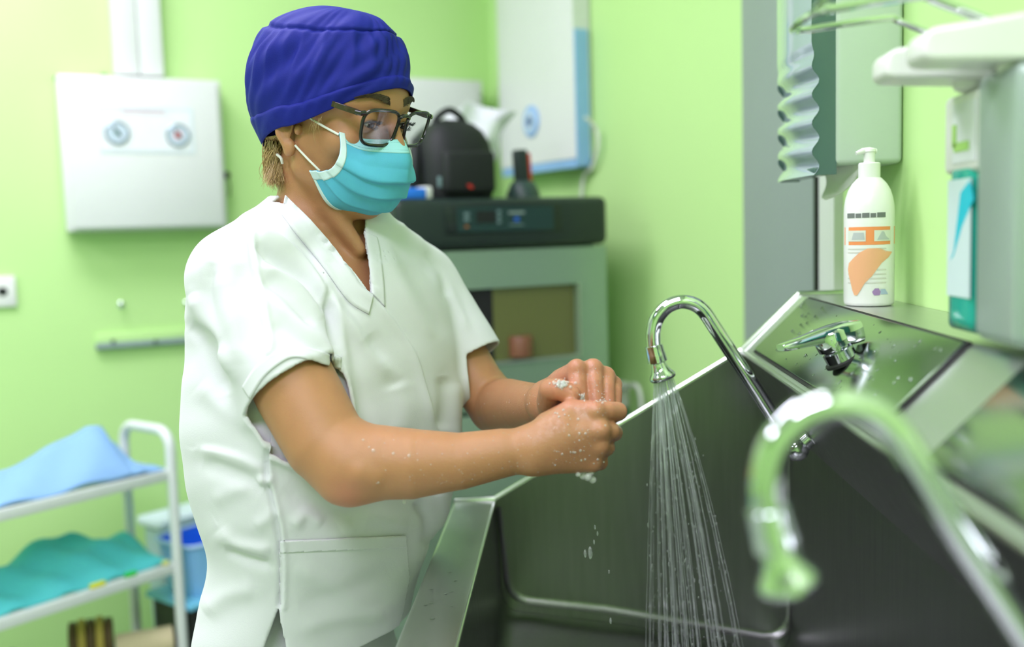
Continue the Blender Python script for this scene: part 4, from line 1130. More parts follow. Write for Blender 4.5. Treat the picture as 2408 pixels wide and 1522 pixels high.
for px, py, r in ((854, 1035, .0016), (868, 1052, .0014), (878, 1060, .0022), (925, 1067, .0018), (962, 1072, .0020), (890, 1135, .0014), (1040, 1068, .0010)): bead(px, py, r, .6)
foam.ball(P(951, 1180, 1.088), .0022, 10, 8, sc=(1, 1, 1.4))
f_ = foam.build('water_beads', mat('bead_water', (.95, .97, .95), rough=.04, alpha=.22, spec=1.0, coat=1.0, var=0)); tag(f_, 'clear water beads on the wet forearms', 'water', kind='stuff')
# ================================================================== things on and by the walls
def pbox(mb, p0, n, px0, py0, px1, py1, o0, o1, bev=0.0, seg=2):
    """box standing off the plane (p0, n) from o0 to o1, its front filling the given rectangle of the photo"""
    q0 = Vector(p0) + n * o1; mx, my = (px0 + px1) / 2, (py0 + py1) / 2
    dr = Vector((-n.y, n.x, 0))
    Lp, Rp, Tp, Bp = onplane(px0, my, q0, n), onplane(px1, my, q0, n), onplane(mx, py0, q0, n), onplane(mx, py1, q0, n)
    c = onplane(mx, my, q0, n); w = (Rp - Lp).length / 2; h = (Tp - Bp).length / 2
    c = (Lp + Rp) / 2; c.z = (Tp.z + Bp.z) / 2
    mb.box(c - n * ((o1 - o0) / 2), w, (o1 - o0) / 2, h, dr, n, ZUP, bev, seg); return c, w, h, dr

# ---- gas control box with two gauges
t = thing('gas_control_box', 'white wall box with two round pressure gauges', 'control box', onA(330, 540))
c, w, h, dr = pbox(MB(), A0, A_N, 148, 178, 528, 540, 0.0, 0.10)
mb = MB(); pbox(mb, A0, A_N, 146, 182, 526, 540, 0.008, 0.085, 0.004); mb.build('body', M_white, t)
mb = MB(); c, w, h, dr = pbox(mb, A0, A_N, 162, 184, 520, 534, 0.087, 0.105, 0.005); mb.build('front_door', M_white, t)
for px, py in ((134, 186), (165, 536), (245, 180)): MB().ball(onA(px, py, 0.02), 0.009, 8, 6).build('mounting_lug', M_black, t)
M_label = mat('pale_label', (0.66, 0.76, 0.80), rough=0.5); M_labw = mat('label_white', (0.78, 0.82, 0.84), rough=0.5)
mb = MB(); pbox(mb, A0, A_N, 232, 252, 456, 360, 0.105, 0.1065); lab = mb.build('label_plate', M_label, t, smooth=False)
mb = MB(); pbox(mb, A0, A_N, 238, 262, 450, 354, 0.1065, 0.1072); mb.build('label_field', M_labw, lab, smooth=False)
mb = MB(); pbox(mb, A0, A_N, 284, 258, 388, 261, 0.1072, 0.1077); pbox(mb, A0, A_N, 290, 266, 392, 268, 0.1072, 0.1077); mb.build('print_line', mat('print_pink', (0.55, 0.35, 0.40), rough=.6), lab, smooth=False)
for px, py, colr in ((275, 312, (0.35, 0.5, 0.52)), (418, 318, (0.6, 0.25, 0.25))):
    g0 = onA(px, py, 0.107)
    g = MB().lathe(g0, A_N, [(0.031, 0), (0.031, 0.004), (0.0275, 0.006), (0.026, 0.003)], 32, cap=False).build('gauge', mat('gauge_rim', (0.25, 0.33, 0.36), rough=.3, metal=.6), t)
    MB().lathe(g0, A_N, [(0.027, 0.0), (0.027, 0.003), (0.0, 0.003)], 32, cap=False).build('gauge_dial', mat('gauge_dial', (0.55, 0.66, 0.75), rough=.4), g)
    MB().box(g0 + A_N * 0.0045 + ZUP * 0.002, 0.0022, 0.0008, 0.016, (dr + ZUP * 0.7).normalized(), A_N, (ZUP - dr * 0.7).normalized()).build('needle', M_black, g, smooth=False)
    MB().lathe(g0 + A_N * 0.003, A_N, [(0.011, 0), (0.011, 0.0008), (0, 0.0008)], 20, cap=False).build('dial_field', mat('dial_' + str(px), colr, rough=.5), g)
mb = MB(); k0 = onA(533, 412, 0.05); mb.ball(k0, 0.011, 10, 8); mb.tube([k0, k0 + dr * 0.008 - ZUP * 0.03, k0 + dr * 0.004 - ZUP * 0.06], 0.002, 6); mb.build('lock_with_key', M_black, t)

# ---- trunking above the box
t = thing('cable_trunking', 'pair of white cable trunking channels rising above the gauge box', 'trunking', onA(320, 185))
for a, b in ((262, 320), (322, 378)):
    mb = MB(); cc = onA((a + b) / 2 + 3, 90, 0.05); w2 = (onA(b, 90, .05) - onA(a, 90, .05)).length / 2
    zb = onA(320, 176, 0.05).z
    mb.box(Vector((cc.x, cc.y, (zb + CEIL - 0.01) / 2)) - A_N * 0.025, w2, 0.025, (CEIL - 0.01 - zb) / 2, dr, A_N, ZUP, 0.002); mb.build('channel', M_white, t)

# ---- socket, hooks and rail on the back wall
t = thing('wall_socket', 'small white wall socket plate with a dark hole', 'socket', onA(15, 722))
mb = MB(); pbox(mb, A0, A_N, -24, 650, 38, 722, 0.0, 0.012, 0.003); pl = mb.build('plate', M_plastic, t)
MB().lathe(onA(6, 686, 0.0122), A_N, [(0.012, 0), (0.012, 0.001), (0.0, 0.001)], 20, cap=False).build('hole', M_black, pl)
for px, py, lb in ((285, 716, 'small metal hook on the green wall left of the nurse, above the rail'), (440, 713, 'small metal hook on the green wall close to the nurse sleeve')):
    t = thing('wall_hook', lb, 'hook', onA(px, py), 'wall hooks')
    q = onA(px, py)
    MB().lathe(q, A_N, [(0.009, 0), (0.009, 0.003), (0.004, 0.005), (0.004, 0.012)], 14).build('rose', M_chrome, t)
    MB().tube(spline([q + A_N * 0.01, q + A_N * 0.03 - ZUP * 0.004, q + A_N * 0.036 + ZUP * 0.008], 4), 0.0035, 8).build('prong', M_chrome, t)
t = thing('wall_rail', 'slim horizontal grey metal rail on the green wall', 'rail', onA(350, 800))
mb = MB(); pbox(mb, A0, A_N, 226, 797, 560, 810, 0.0, 0.022, 0.001); mb.build('bar', mat('rail_grey', (0.25, 0.33, 0.33), rough=.4), t)
mb = MB(); pbox(mb, A0, A_N, 226, 775, 560, 797, 0.0, 0.008, 0.001); mb.build('backing_strip', M_wall, t)
for px in (266, 366, 466): MB().ball(onA(px, 803, 0.022), 0.006, 8, 6, sc=(1, 1, 1)).build('bolt', M_dark, t)

# ---- white panel cabinet on the back wall
t = thing('wall_cabinet', 'plain white wall cabinet behind the backpack', 'cabinet', onA(1040, 455))
mb = MB(); pbox(mb, A0, A_N, 868, 184, 1138, 470, 0.0, 0.09, 0.004); mb.build('body', M_white, t)
mb = MB(); pbox(mb, A0, A_N, 874, 200, 1132, 464, 0.092, 0.11, 0.004); mb.build('door', M_white, t)

# ---- warming cabinet (incubator)
IR = P(1424, 700, 2.45); IR.z = 0
t = thing('warming_cabinet', 'tall grey warming cabinet with black control head and glass door', 'incubator', IR)
M_incu = mat('cabinet_grey_paint', (0.30, 0.42, 0.32), rough=0.3, metal=0.4, var=0.03)
M_head = mat('head_black', (0.016, 0.028, 0.026), rough=0.35, var=.1)
IW, ID = 0.545, 0.5
ztop = onplane(1420, 462, IR, A_N).z; zh = onplane(1420, 574, IR, A_N).z
def ibox(mb, a0, a1, z0, z1, d0, d1, bev=0.0, seg=2):
    c = IR - A_DIR * ((a0 + a1) / 2) + A_N * ((d0 + d1) / 2) + ZUP * ((z0 + z1) / 2)
    mb.box(c, (a1 - a0) / 2, (d1 - d0) / 2, (z1 - z0) / 2, A_DIR, A_N, ZUP, bev, seg)
ii = lambda px, py: onplane(px, py, IR, A_N)
def ia(px, py): q = ii(px, py) - IR; return -q.dot(A_DIR)
mb = MB(); ibox(mb, 0.006, IW - 0.006, 0.06, zh, -ID, -0.03, 0.006); mb.build('carcass', M_incu, t)
mb = MB(); ibox(mb, -0.004, IW + 0.004, zh, ztop, -ID, 0.016, 0.018, 4); hd = mb.build('control_head', M_head, t)
w0, w1, wz0, wz1 = ia(1356, 750), ia(1070, 760), ii(1260, 842).z, ii(1260, 672).z
zd = ii(1095, 968).z
mb = MB()
for a0, a1, z0, z1 in ((0, w0, zd, zh - 0.004), (w1, IW, zd, zh - 0.004), (w0, w1, wz1, zh - 0.004), (w0, w1, zd, wz0)): ibox(mb, a0, a1, z0, z1, -0.028, 0.006)
dr_ = mb.build('glass_door', M_incu, t, smooth=False)
mb = MB(); ibox(mb, w0 - 0.004, w1 + 0.004, wz0 - 0.006, wz0, 0.006, 0.011); ibox(mb, w0 - 0.006, w0, wz0, wz1, 0.006, 0.010); mb.build('window_trim', M_steel, dr_, smooth=False)
mb = MB(); ibox(mb, w0 - 0.001, w1 + 0.001, wz0 - 0.001, wz1 + 0.001, -0.012, -0.008); mb.build('pane', mat('tinted_glass', (0.16, 0.17, 0.05), rough=0.05, var=0.02, spec=0.8), dr_, smooth=False)
mb = MB(); ibox(mb, w1 - 0.10, w1, wz0, wz1, -0.0079, -0.006); mb.build('dark_pane_edge', mat('pane_dark', (0.02, 0.018, 0.02), rough=.2), dr_, smooth=False)
# brown flask standing behind the glass
q = ii(1228, 838); MB().lathe(q - A_N * 0.007, ZUP, [(0.03, 0), (0.03, 0.045), (0.028, 0.048), (0, 0.048)], 20, cap=False).build('brown_flask', mat('brown_flask', (0.22, 0.09, 0.05), rough=.4), dr_)
mb = MB(); ibox(mb, 0, IW, 0.30, zd - 0.012, -0.028, 0.006, 0.003); mb.build('lower_door', M_incu, t)
mb = MB(); ibox(mb, 0.01, IW - 0.01, 0.0, 0.30, -ID + 0.03, -0.03, 0.002); mb.build('plinth', M_black, t)
# recessed panel on the head
def hbox(name, m, px0, py0, px1, py1, o0, o1, par, bev=0.0):
    mb = MB(); pbox(mb, IR, A_N, px0, py0, px1, py1, 0.016 + o0, 0.016 + o1, bev); return mb.build(name, m, par)
hbox('panel_bezel', mat('bezel', (0.008, 0.016, 0.015), rough=.3), 1048, 480, 1320, 548, -0.001, 0.003, hd, .002)
pn = hbox('keypad', mat('keypad', (0.015, 0.045, 0.045), rough=.35), 1076, 486, 1302, 543, 0.003, 0.0045, hd, .0)
hbox('screen', M_black, 1120, 496, 1166, 524, 0.0045, 0.006, hd)
M_key = mat('key_grey', (0.16, 0.24, 0.26), rough=.5)
for (a, b, c_, d) in ((1092, 500, 1104, 508), (1092, 512, 1104, 520), (1170, 494, 1178, 502), (1170, 506, 1178, 514), (1170, 518, 1178, 526)): hbox('key', M_key, a, b, c_, d, 0.0045, 0.0065, hd)
hbox('key', mat('key_orange', (0.35, 0.12, 0.03), rough=.5), 1094, 530, 1102, 536, 0.0045, 0.0065, hd)
hbox('maker_mark', mat('mark_grey', (0.25, 0.32, 0.32), rough=.5), 1196, 497, 1234, 503, 0.0045, 0.0052, hd)
hbox('maker_mark', mat('mark_blue', (0.03, 0.12, 0.55), rough=.5), 1210, 510, 1221, 521, 0.0045, 0.0052, hd)
hbox('maker_mark', MATS['key_grey'], 1198, 527, 1232, 530, 0.0045, 0.0052, hd)

# ---- backpack on the warming cabinet
bp = onplane(1060, 462, IR - A_N * .12, A_N); bp.z = ztop
t = thing('backpack', 'small black backpack with carry handle on the warming cabinet', 'backpack', bp)
M_bag = mat('bag_nylon', (0.008, 0.010, 0.011), rough=0.65, var=.3, bump=.4, bscale=300)
M_red = mat('red_tab', (0.55, 0.03, 0.02), rough=.5)
bh = (onplane(1070, 285, bp, A_N).z - ztop); bw = (onplane(1140, 400, bp, A_N) - onplane(980, 400, bp, A_N)).length / 2
def bagrow(z, wd, dp, sh=0.0): return (z, wd, dp, sh)
rows = [(0.0, .86, .085, 0), (.02, .95, .095, 0), (.25, 1.0, .10, 0), (.5, 1.0, .098, 0), (.7, .93, .09, .003), (.85, .78, .075, .006), (.94, .58, .055, .008), (1.0, .3, .03, .01)]
vs = []; fs = []; n = 28
for z, wd, dp, sh in rows:
    for k in range(n):
        a = 2 * math.pi * k / n; ca, sa = math.cos(a), math.sin(a); e = 0.55
        vs.append(bp + A_DIR * (bw * wd * math.copysign(abs(ca) ** e, ca)) + A_N * (dp * math.copysign(abs(sa) ** e, sa) + 0.0) + ZUP * (z * bh))
for i in range(len(rows) - 1):
    for k in range(n): fs.append((i * n + k, i * n + (k + 1) % n, (i + 1) * n + (k + 1) % n, (i + 1) * n + k))
fs += [tuple(range(n - 1, -1, -1)), tuple(range((len(rows) - 1) * n, len(rows) * n))]
mk('bag_body', vs, fs, M_bag, t, True, 60)
MB().tube(spline([bp + A_DIR * (-0.55 * bw) + ZUP * bh * .86 + A_N * .02, bp + A_DIR * (-0.42 * bw) + ZUP * bh * 1.02 + A_N * .02, bp + A_DIR * (-.05 * bw) + ZUP * bh * 1.12 + A_N * .02, bp + A_DIR * (.3 * bw) + ZUP * bh * 1.02 + A_N * .02, bp + A_DIR * (.36 * bw) + ZUP * bh * .9 + A_N * .02], 6), 0.008, 10).build('carry_handle', M_bag, t)
MB().box(bp + A_DIR * (.02 * bw) + A_N * 0.098 + ZUP * bh * .32, bw * .72, 0.018, bh * .26, A_DIR, A_N, ZUP, 0.012, 3).build('front_pocket', M_bag, t)
MB().tube(spline([bp - A_DIR * bw * .95 + ZUP * bh * .75, bp - A_DIR * bw * 1.12 + ZUP * bh * .5 + A_N * .03, bp - A_DIR * bw * 1.16 + ZUP * bh * .2 + A_N * .03, bp - A_DIR * bw * 1.0 + ZUP * .01], 5), 0.012, 8).build('side_strap', M_bag, t)
mb = MB(); pf = bp + A_N * 0.112
for px, py in ((1104, 436), (1108, 441)): mb.box(onplane(px, py, bp + A_N * .118, A_N), .0045, .002, .0025, A_DIR, A_N, ZUP)
mb.build('red_tag', M_red, t, smooth=False)
MB().box(bp + A_DIR * bw * 1.03 + ZUP * bh * .47 + A_N * .03, .010, .004, .004, A_DIR, A_N, ZUP).build('zip_pull', M_red, t, smooth=False)
MB().box(onplane(1034, 428, bp + A_N * .118, A_N), .004, .003, .012, A_DIR, A_N, ZUP, .001).build('buckle', M_key, t)
# blue packet peeping out beside the backpack
q = onplane(962, 452, IR - A_N * .04, A_N); q.z = ztop
t = thing('blue_packet', 'small bright blue and white packet beside the backpack', 'packet', q)
MB().box(q + ZUP * .012, .03, .03, .012, A_DIR, A_N, ZUP, .004).build('wrapper', mat('packet_blue', (0.02, 0.2, 0.8), rough=.4), t)
MB().box(q + ZUP * .014 + A_DIR * .035, .012, .025, .014, A_DIR, A_N, ZUP, .005).build('white_end', M_plastic, t)
# crumpled white sheet between cabinet and heater
q0 = onplane(1128, 300, IR - A_N * .30, A_N)
vs = []; fs = []; n = 15
for i in range(n):
    for j in range(n):
        u, v = i / (n - 1), j / (n - 1)
        zt = onplane(1140, 232, q0, A_N).z
        wd = 0.20 * (1 - .6 * v)
        x = (u - .5) * wd - .045 * v; z = zt - v * (zt - ztop) - 0.02 * abs(math.sin(u * 5 + 1)) * (1 - v) - .03 * (u - .5) ** 2 * 4 * (1 - v)
        b = 0.02 * math.sin(u * 9 + v * 6) + 0.015 * math.sin(v * 13 - u * 4)
        vs.append(q0 + A_DIR * x + A_N * b + ZUP * (z - q0.z))
for i in range(n - 1):
    for j in range(n - 1): a = i * n + j; fs.append((a, a + 1, a + n + 1, a + n))
o = mk('plastic_sheet', vs, fs, mat('plastic_film', (0.78, 0.8, 0.86), rough=.25, var=.05), None, True); tag(o, 'crumpled white plastic sheet standing behind the backpack', 'sheet')
o.modifiers.new('thick', 'SOLIDIFY').thickness = 0.002

# ---- cordless handset in its dock on the warming cabinet
q = onplane(1230, 455, IR - A_N * .06, A_N); q.z = ztop
t = thing('handset', 'dark cordless handset with red edge standing in its dock', 'handset', q)
MB().lathe(q, ZUP, [(0.042, 0), (0.040, 0.012), (0.030, 0.035), (0.020, 0.042)], 24).build('dock', mat('dock_grey', (0.03, 0.06, 0.055), rough=.4), t)
zt = onplane(1228, 352, q, A_N).z - ztop
MB().box(q + ZUP * (zt * .58) - A_DIR * .004, .017, .012, zt * .42, (A_DIR + ZUP * .06).normalized(), A_N, (ZUP - A_DIR * .06).normalized(), .006, 3).build('handset_body', mat('handset_dark', (0.02, 0.03, 0.03), rough=.35), t)
MB().box(q + ZUP * (zt * .6) + A_DIR * .016, .004, .010, zt * .33, (A_DIR + ZUP * .06).normalized(), A_N, (ZUP - A_DIR * .06).normalized(), .002).build('red_edge', M_red, t)

# ---- water heater on the adjoining wall
t = thing('water_heater', 'tall white wall-hung water heater with round badge', 'water heater', onB(1300, 370))
W1 = onB(1396, 300); tW = along_px(KORN + ZUP * 1.5, B_DIR, 1396); pw = Vector((KORN.x, KORN.y, 0)) + B_DIR * tW
dep = along_px(pw + ZUP * 1.5, B_N, 1347); wid = -along_px(pw + ZUP * 1.5 + B_N * dep, B_DIR, 1172)
print('heater depth, width', dep, wid)
zb = onplane(1345, 372, pw + B_N * dep, B_N).z; zt = 2.35
def heater(mb, inset, z0, z1, d0, d1, a0=0.0, a1=1.0, n=14):
    prof = []
    for k in range(n + 1):
        u = k / n; x = wid * (a0 + (a1 - a0) * u); bul = d1 * (1 - 0.16 * (2 * u - 1) ** 4) 
        prof.append((x, bul))
    poly = [pw - B_DIR * x + B_N * d + ZUP * z0 for x, d in prof] + [pw - B_DIR * (wid * a1) + B_N * d0 + ZUP * z0, pw - B_DIR * (wid * a0) + B_N * d0 + ZUP * z0]
    mb.prism(poly, ZUP * (z1 - z0))
mb = MB(); heater(mb, 0, zb, zt, 0.004, dep); mb.build('casing', M_white, t, sharp=30)
M_hblue = mat('heater_blue', (0.28, 0.52, 0.85), rough=.35)
mb = MB(); heater(mb, 0, zb - 0.024, zb, 0.02, dep * .96, .01, .99); mb.build('base_trim', M_hblue, t, sharp=30)
mb = MB(); mb.box(pw - B_DIR * -0.003 + B_N * (dep * .50) + ZUP * ((zb + onB(1370, 60).z) / 2 - .02), .003, .02, (onB(1370, 60).z - zb) / 2, B_DIR, B_N, ZUP); mb.build('side_trim', M_hblue, t, smooth=False)
bq = onplane(1250, 286, pw + B_N * dep, B_N)
bd = MB().lathe(bq - B_N * .004, B_N, [(0.045, 0), (0.045, 0.008), (0.041, 0.010), (0, 0.010)], 32, cap=False).build('badge', mat('badge_blue', (0.3, 0.5, 0.85), rough=.3), t)
MB().lathe(bq + B_N * .0062, B_N, [(0.030, 0), (0.030, 0.0012), (0, 0.0012)], 28, cap=False).build('badge_field', mat('badge_field', (0.6, .75, .92), rough=.3), bd)
MB().lathe(bq + B_N * .0076, B_N, [(0.016, 0), (0.016, 0.001), (0, 0.001)], 24, cap=False).build('badge_centre', mat('badge_centre', (0.05, .12, .3), rough=.3), bd)
pc = [onB(1376, 276, .06), onB(1400, 300, .03), onB(1407, 340, .02), onB(1392, 395, .015), onB(1370, 430, .012), onB(1366, 600, .012)]
MB().tube(spline(pc, 6), 0.005, 8).build('power_cord', M_plastic, t)

# ---- plug and cord low on the adjoining wall
q = onB(1468, 925, 0.0)
t = thing('plug_with_cord', 'white plug with cord on the green wall behind the hands', 'plug', q)
MB().box(q + B_N * .02, .028, .02, .035, B_DIR, B_N, ZUP, .008, 3).build('plug_body', M_plastic, t)
MB().tube(spline([q + B_N * .03, onB(1490, 905, .04), onB(1506, 930, .035), onB(1508, 985, .03), onB(1500, 1060, .02)], 6), 0.006, 8).build('cord', M_plastic, t)
q = onB(1462, 985, 0.0)
t = thing('wall_outlet_box', 'teal outlet box on the green wall below the white plug', 'socket', q)
MB().box(q + B_N * .02, .04, .02, .03, B_DIR, B_N, ZUP, .004).build('box_body', mat('outlet_teal', (0.05, .28, .16), rough=.4), t)
MB().box(q + B_N * .042, .028, .002, .02, B_DIR, B_N, ZUP, .001).build('cover', mat('outlet_green', (0.15, .5, .2), rough=.4), t)

# ================================================================== trolley
T_DIR = hz(P(3000, 490, 1.0) - CAM); T_BK = Vector((-T_DIR.y, T_DIR.x, 0))
TF = P(404, 1110, 2.40); z1 = P(402, 1104, 2.4).z; z2 = P(412, 1329, 2.4).z; z3 = 2 * z2 - z1; zhd = P(395, 1012, 2.4).z
TF.z = 0; TW = 0.20; TL = 0.82
print('trolley width', TW, 'z', z1, z2, z3)
t = thing('trolley', 'white two-tier tubular steel trolley against the green wall', 'trolley', TF)
M_tube = mat('white_tube', (0.72, 0.77, 0.75), rough=0.3, var=.02)
def tp(a, b, z): return TF - T_DIR * a + T_BK * b + ZUP * z
for a in (0.0, TL):
    rr = 0.045; pts = [tp(a, 0, 0.03), tp(a, 0, zhd - rr)]
    arc1 = [tp(a, rr - rr * math.cos(x), zhd - rr + rr * math.sin(x)) for x in [math.pi / 2 * k / 6 for k in range(1, 7)]]
    arc2 = [tp(a, TW - rr + rr * math.sin(x), zhd - rr + rr * math.cos(x)) for x in [math.pi / 2 * k / 6 for k in range(0, 7)]]
    MB().tube(pts + arc1 + arc2 + [tp(a, TW, 0.03)], 0.0125, 14).build('end_frame', M_tube, t)
for z in (z1, z2, z3):
    sh = MB().box(tp(TL / 2, TW / 2, z - .004), TL / 2 - .004, TW / 2 - .004, .004, T_DIR, T_BK, ZUP).build('shelf', M_tube, t, smooth=False)
    mb = MB()
    for b in (0.0, TW): mb.box(tp(TL / 2, b, z - .012), TL / 2, .004, .0125, T_DIR, T_BK, ZUP, .002)
    for a in (0.004, TL - .004): mb.box(tp(a, TW / 2, z - .012), .004, TW / 2 - .004, .0125, T_DIR, T_BK, ZUP, .002)
    mb.build('shelf_edge', M_tube, sh)
for a in (0.0, TL):
    for b in (0.0, TW):
        MB().lathe(tp(a, b, 0.0) - T_DIR * .012 + ZUP * .028, T_DIR, [(0.01, 0), (0.028, 0.003), (0.028, 0.021), (0.01, 0.024)], 18).build('castor', M_rubber, t)
def drape(name, label, z, hfun, m, a0, a1, b0, b1, nu=96, nv=20):
    vs = []; fs = []
    for i in range(nu + 1):
        for j in range(nv + 1):
            u = i / nu; v = j / nv; h = hfun(u, v)
            vs.append(tp(a0 + (a1 - a0) * u, b0 + (b1 - b0) * v, z + 0.0015 + max(0.003, h)))
    k0 = len(vs)
    for i in range(nu + 1):
        for j in range(nv + 1):
            q = Vector(vs[i * (nv + 1) + j]); q.z = max(z + .001, q.z - 0.006); vs.append(q)
    for i in range(nu):
        for j in range(nv):
            a = i * (nv + 1) + j; fs.append((a, a + nv + 1, a + nv + 2, a + 1)); fs.append((k0 + a, k0 + a + 1, k0 + a + nv + 2, k0 + a + nv + 1))
    W = nv + 1
    for i in range(nu):
        for e in (0, nv): a = i * W + e; fs.append((a, a + W, k0 + a + W, k0 + a))
    for j in range(nv):
        for e in (0, nu): a = e * W + j; fs.append((a, a + 1, k0 + a + 1, k0 + a))
    o = mk(name, vs, fs, m, None, True, 60); tag(o, label, 'drape', 'folded drapes on the trolley'); return o
def hump(u, pts):
    xs = [p[0] for p in pts]; ys = [p[1] for p in pts]; i = 0
    return float(np.interp(u, xs, ys))
# u runs from the right end (0) to the left
h1 = lambda u, v: hump(u, [(0, .004), (.05, .018), (.07, .062), (.10, .072), (.115, .108), (.145, .114), (.22, .092), (.31, .066), (.40, .050), (.7, .05), (1, .055)]) * (0.12 + 0.88 * min(1, v * 1.55) ** .8) * (1 - 0.25 * max(0, v - .8) / .2) + .004 * math.sin(u * 31 + v * 7)
drape('blue_drape', 'light blue surgical drape heaped on the top trolley shelf', z1, h1, mat('drape_blue', (0.24, 0.44, 0.74), rough=.8, var=.04, bump=.2), .015, TL - .02, .006, TW - .02)
h2 = lambda u, v: hump(u, [(0, .02), (.03, .05), (.10, .062), (.2, .085), (.28, .082), (.4, .06), (.55, .055), (.7, .03), (1, .02)]) * (0.05 + 0.95 * v ** .7) + .010 * math.sin(u * 18 + v * 9) * v + .006 * math.sin(u * 43 - v * 6)
drape('teal_drape', 'crumpled turquoise drape on the middle trolley shelf', z2, h2, mat('drape_teal', (0.08, 0.55, 0.58), rough=.75, var=.06, bump=.2), .01, TL - .02, .012, TW - .02)
for px, py, colr, nm, lb, wd in ((232, 1386, (.75, .75, .02), 'yellow_packet', 'tiny yellow packet at the front of the middle trolley shelf', .018), (310, 1362, (.03, .6, .06), 'green_packet', 'tiny green packet at the front of the middle trolley shelf', .014), (430, 1345, (.7, .7, .2), 'cream_packet', 'tiny cream packet near the trolley leg', .008)):
    a = along_px(TF + ZUP * z2, -T_DIR, min(px, 392)); o = MB().box(tp(a, .004, z2 + .006), wd, .006, .005, T_DIR, T_BK, ZUP, .002).build(nm, mat(nm, colr, rough=.5)); tag(o, lb, 'packet', 'packets on the trolley')
# rolls and cloth on the bottom shelf
a = along_px(TF + ZUP * z3, -T_DIR, 318)
t = thing('bandage_roll', 'brown and yellow striped roll lying on the bottom trolley shelf', 'roll', tp(a, .12, z3))
M_br = mat('roll_brown', (0.10, 0.065, 0.02), rough=.7); M_ye = mat('roll_yellow', (0.42, 0.33, 0.06), rough=.7); M_cr = mat('roll_cream', (0.6, 0.52, 0.32), rough=.7)
rx = (T_DIR * .85 - T_BK * .5).normalized(); rc = tp(a + .025, .14, z3 + .055) - rx * .05
for k, (r, mm) in enumerate(((.050, M_br), (.054, M_ye), (.051, M_br), (.054, M_ye), (.048, M_br))):
    MB().lathe(rc + rx * (.02 * k), rx, [(r - .012, 0), (r, .002), (r, .018), (r - .012, .02)], 28).build('roll_band', mm, t)
a2 = along_px(TF + ZUP * z3, -T_DIR, 398)
q = tp(a2 + .035, .055, z3 + .036); o = MB().lathe(q - rx * .06, rx, [(.02, 0), (.034, .002), (.034, .13), (.02, .132)], 24).build('cream_roll', M_cr); tag(o, 'cream coloured roll lying on the bottom trolley shelf', 'roll')
h3 = lambda u, v: (.05 + .025 * math.sin(u * 9) + .02 * math.sin(u * 21 + v * 5)) * (.2 + .8 * v)
drape('dark_teal_cloth', 'dark teal cloth bundled on the bottom trolley shelf', z3, h3, mat('cloth_dteal', (0.02, 0.22, 0.28), rough=.8, bump=.2), a + .14, TL - .05, .03, TW - .04)

# ---- bins beside the trolley
q = P(470, 1390, 2.62)
zbx = P(450, 1385, 2.55).z; bx = P(524, 1390, 2.62) ; bx.z = 0
t = thing('black_bin', 'black storage bin with pale blue top edge behind the nurse', 'bin', bx)
MB().box(bx + ZUP * (zbx / 2 - .006), .155, .085, zbx / 2 - .006, T_DIR, T_BK, ZUP, .012, 3).build('bin_body', M_black, t)
MB().box(bx + ZUP * (zbx - .008), .165, .095, .008, T_DIR, T_BK, ZUP, .004).build('bin_lid', mat('lid_blue', (.2, .6, .85), rough=.4), t)
t = thing('blue_tub', 'open light blue plastic tub standing on the black bin', 'tub', bx + ZUP * zbx)
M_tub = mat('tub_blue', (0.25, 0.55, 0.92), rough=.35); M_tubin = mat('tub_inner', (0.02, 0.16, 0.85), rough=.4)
zt = P(470, 1268, 2.52).z
def tray(mb, c, w, d, z0, z1, tp_=.88, n=32, e=.35, inner=0.0):
    vs = []; fs = []
    prof = [(tp_, z0), (1.0, z1)]
    for s, z in prof:
        for k in range(n):
            an = 2 * math.pi * k / n; ca, sa = math.cos(an), math.sin(an)
            vs.append(Vector((c.x, c.y, z)) + T_DIR * ((w - inner) * s * math.copysign(abs(ca) ** e, ca)) + T_BK * ((d - inner) * s * math.copysign(abs(sa) ** e, sa)))
    for k in range(n): fs.append((k, (k + 1) % n, n + (k + 1) % n, n + k))
    fs.append(tuple(range(n - 1, -1, -1))); mb.add(vs, fs)
mb = MB(); tray(mb, bx, .145, .085, zbx + .001, zt); mb.build('tub_wall', M_tub, t, sharp=50)
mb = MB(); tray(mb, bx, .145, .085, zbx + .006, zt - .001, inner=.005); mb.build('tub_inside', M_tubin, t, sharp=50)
mb = MB(); mb.tube([Vector((bx.x, bx.y, zt)) + T_DIR * (.148 * math.copysign(abs(math.cos(x)) ** .35, math.cos(x))) + T_BK * (.088 * math.copysign(abs(math.sin(x)) ** .35, math.sin(x))) for x in [2 * math.pi * k / 48 for k in range(49)]], .005, 8, cap=False); mb.build('tub_rim', mat('tub_rim', (.45, .65, .95), rough=.35), t)
wb = P(455, 1240, 2.76); wb.z = 0
t = thing('white_box', 'pale grey lidded plastic box behind the blue tub', 'box', wb)
zt2 = P(440, 1200, 2.72).z
mb = MB(); tray(mb, wb, .13, .05, 0.0, zt2 - .03); mb.build('box_wall', mat('box_grey', (.42, .58, .62), rough=.4), t, sharp=50)
mb = MB(); mb.box(wb + ZUP * (zt2 - .014), .138, .058, .014, T_DIR, T_BK, ZUP, .01, 3); mb.build('box_lid', mat('box_lid', (.66, .78, .85), rough=.4), t)

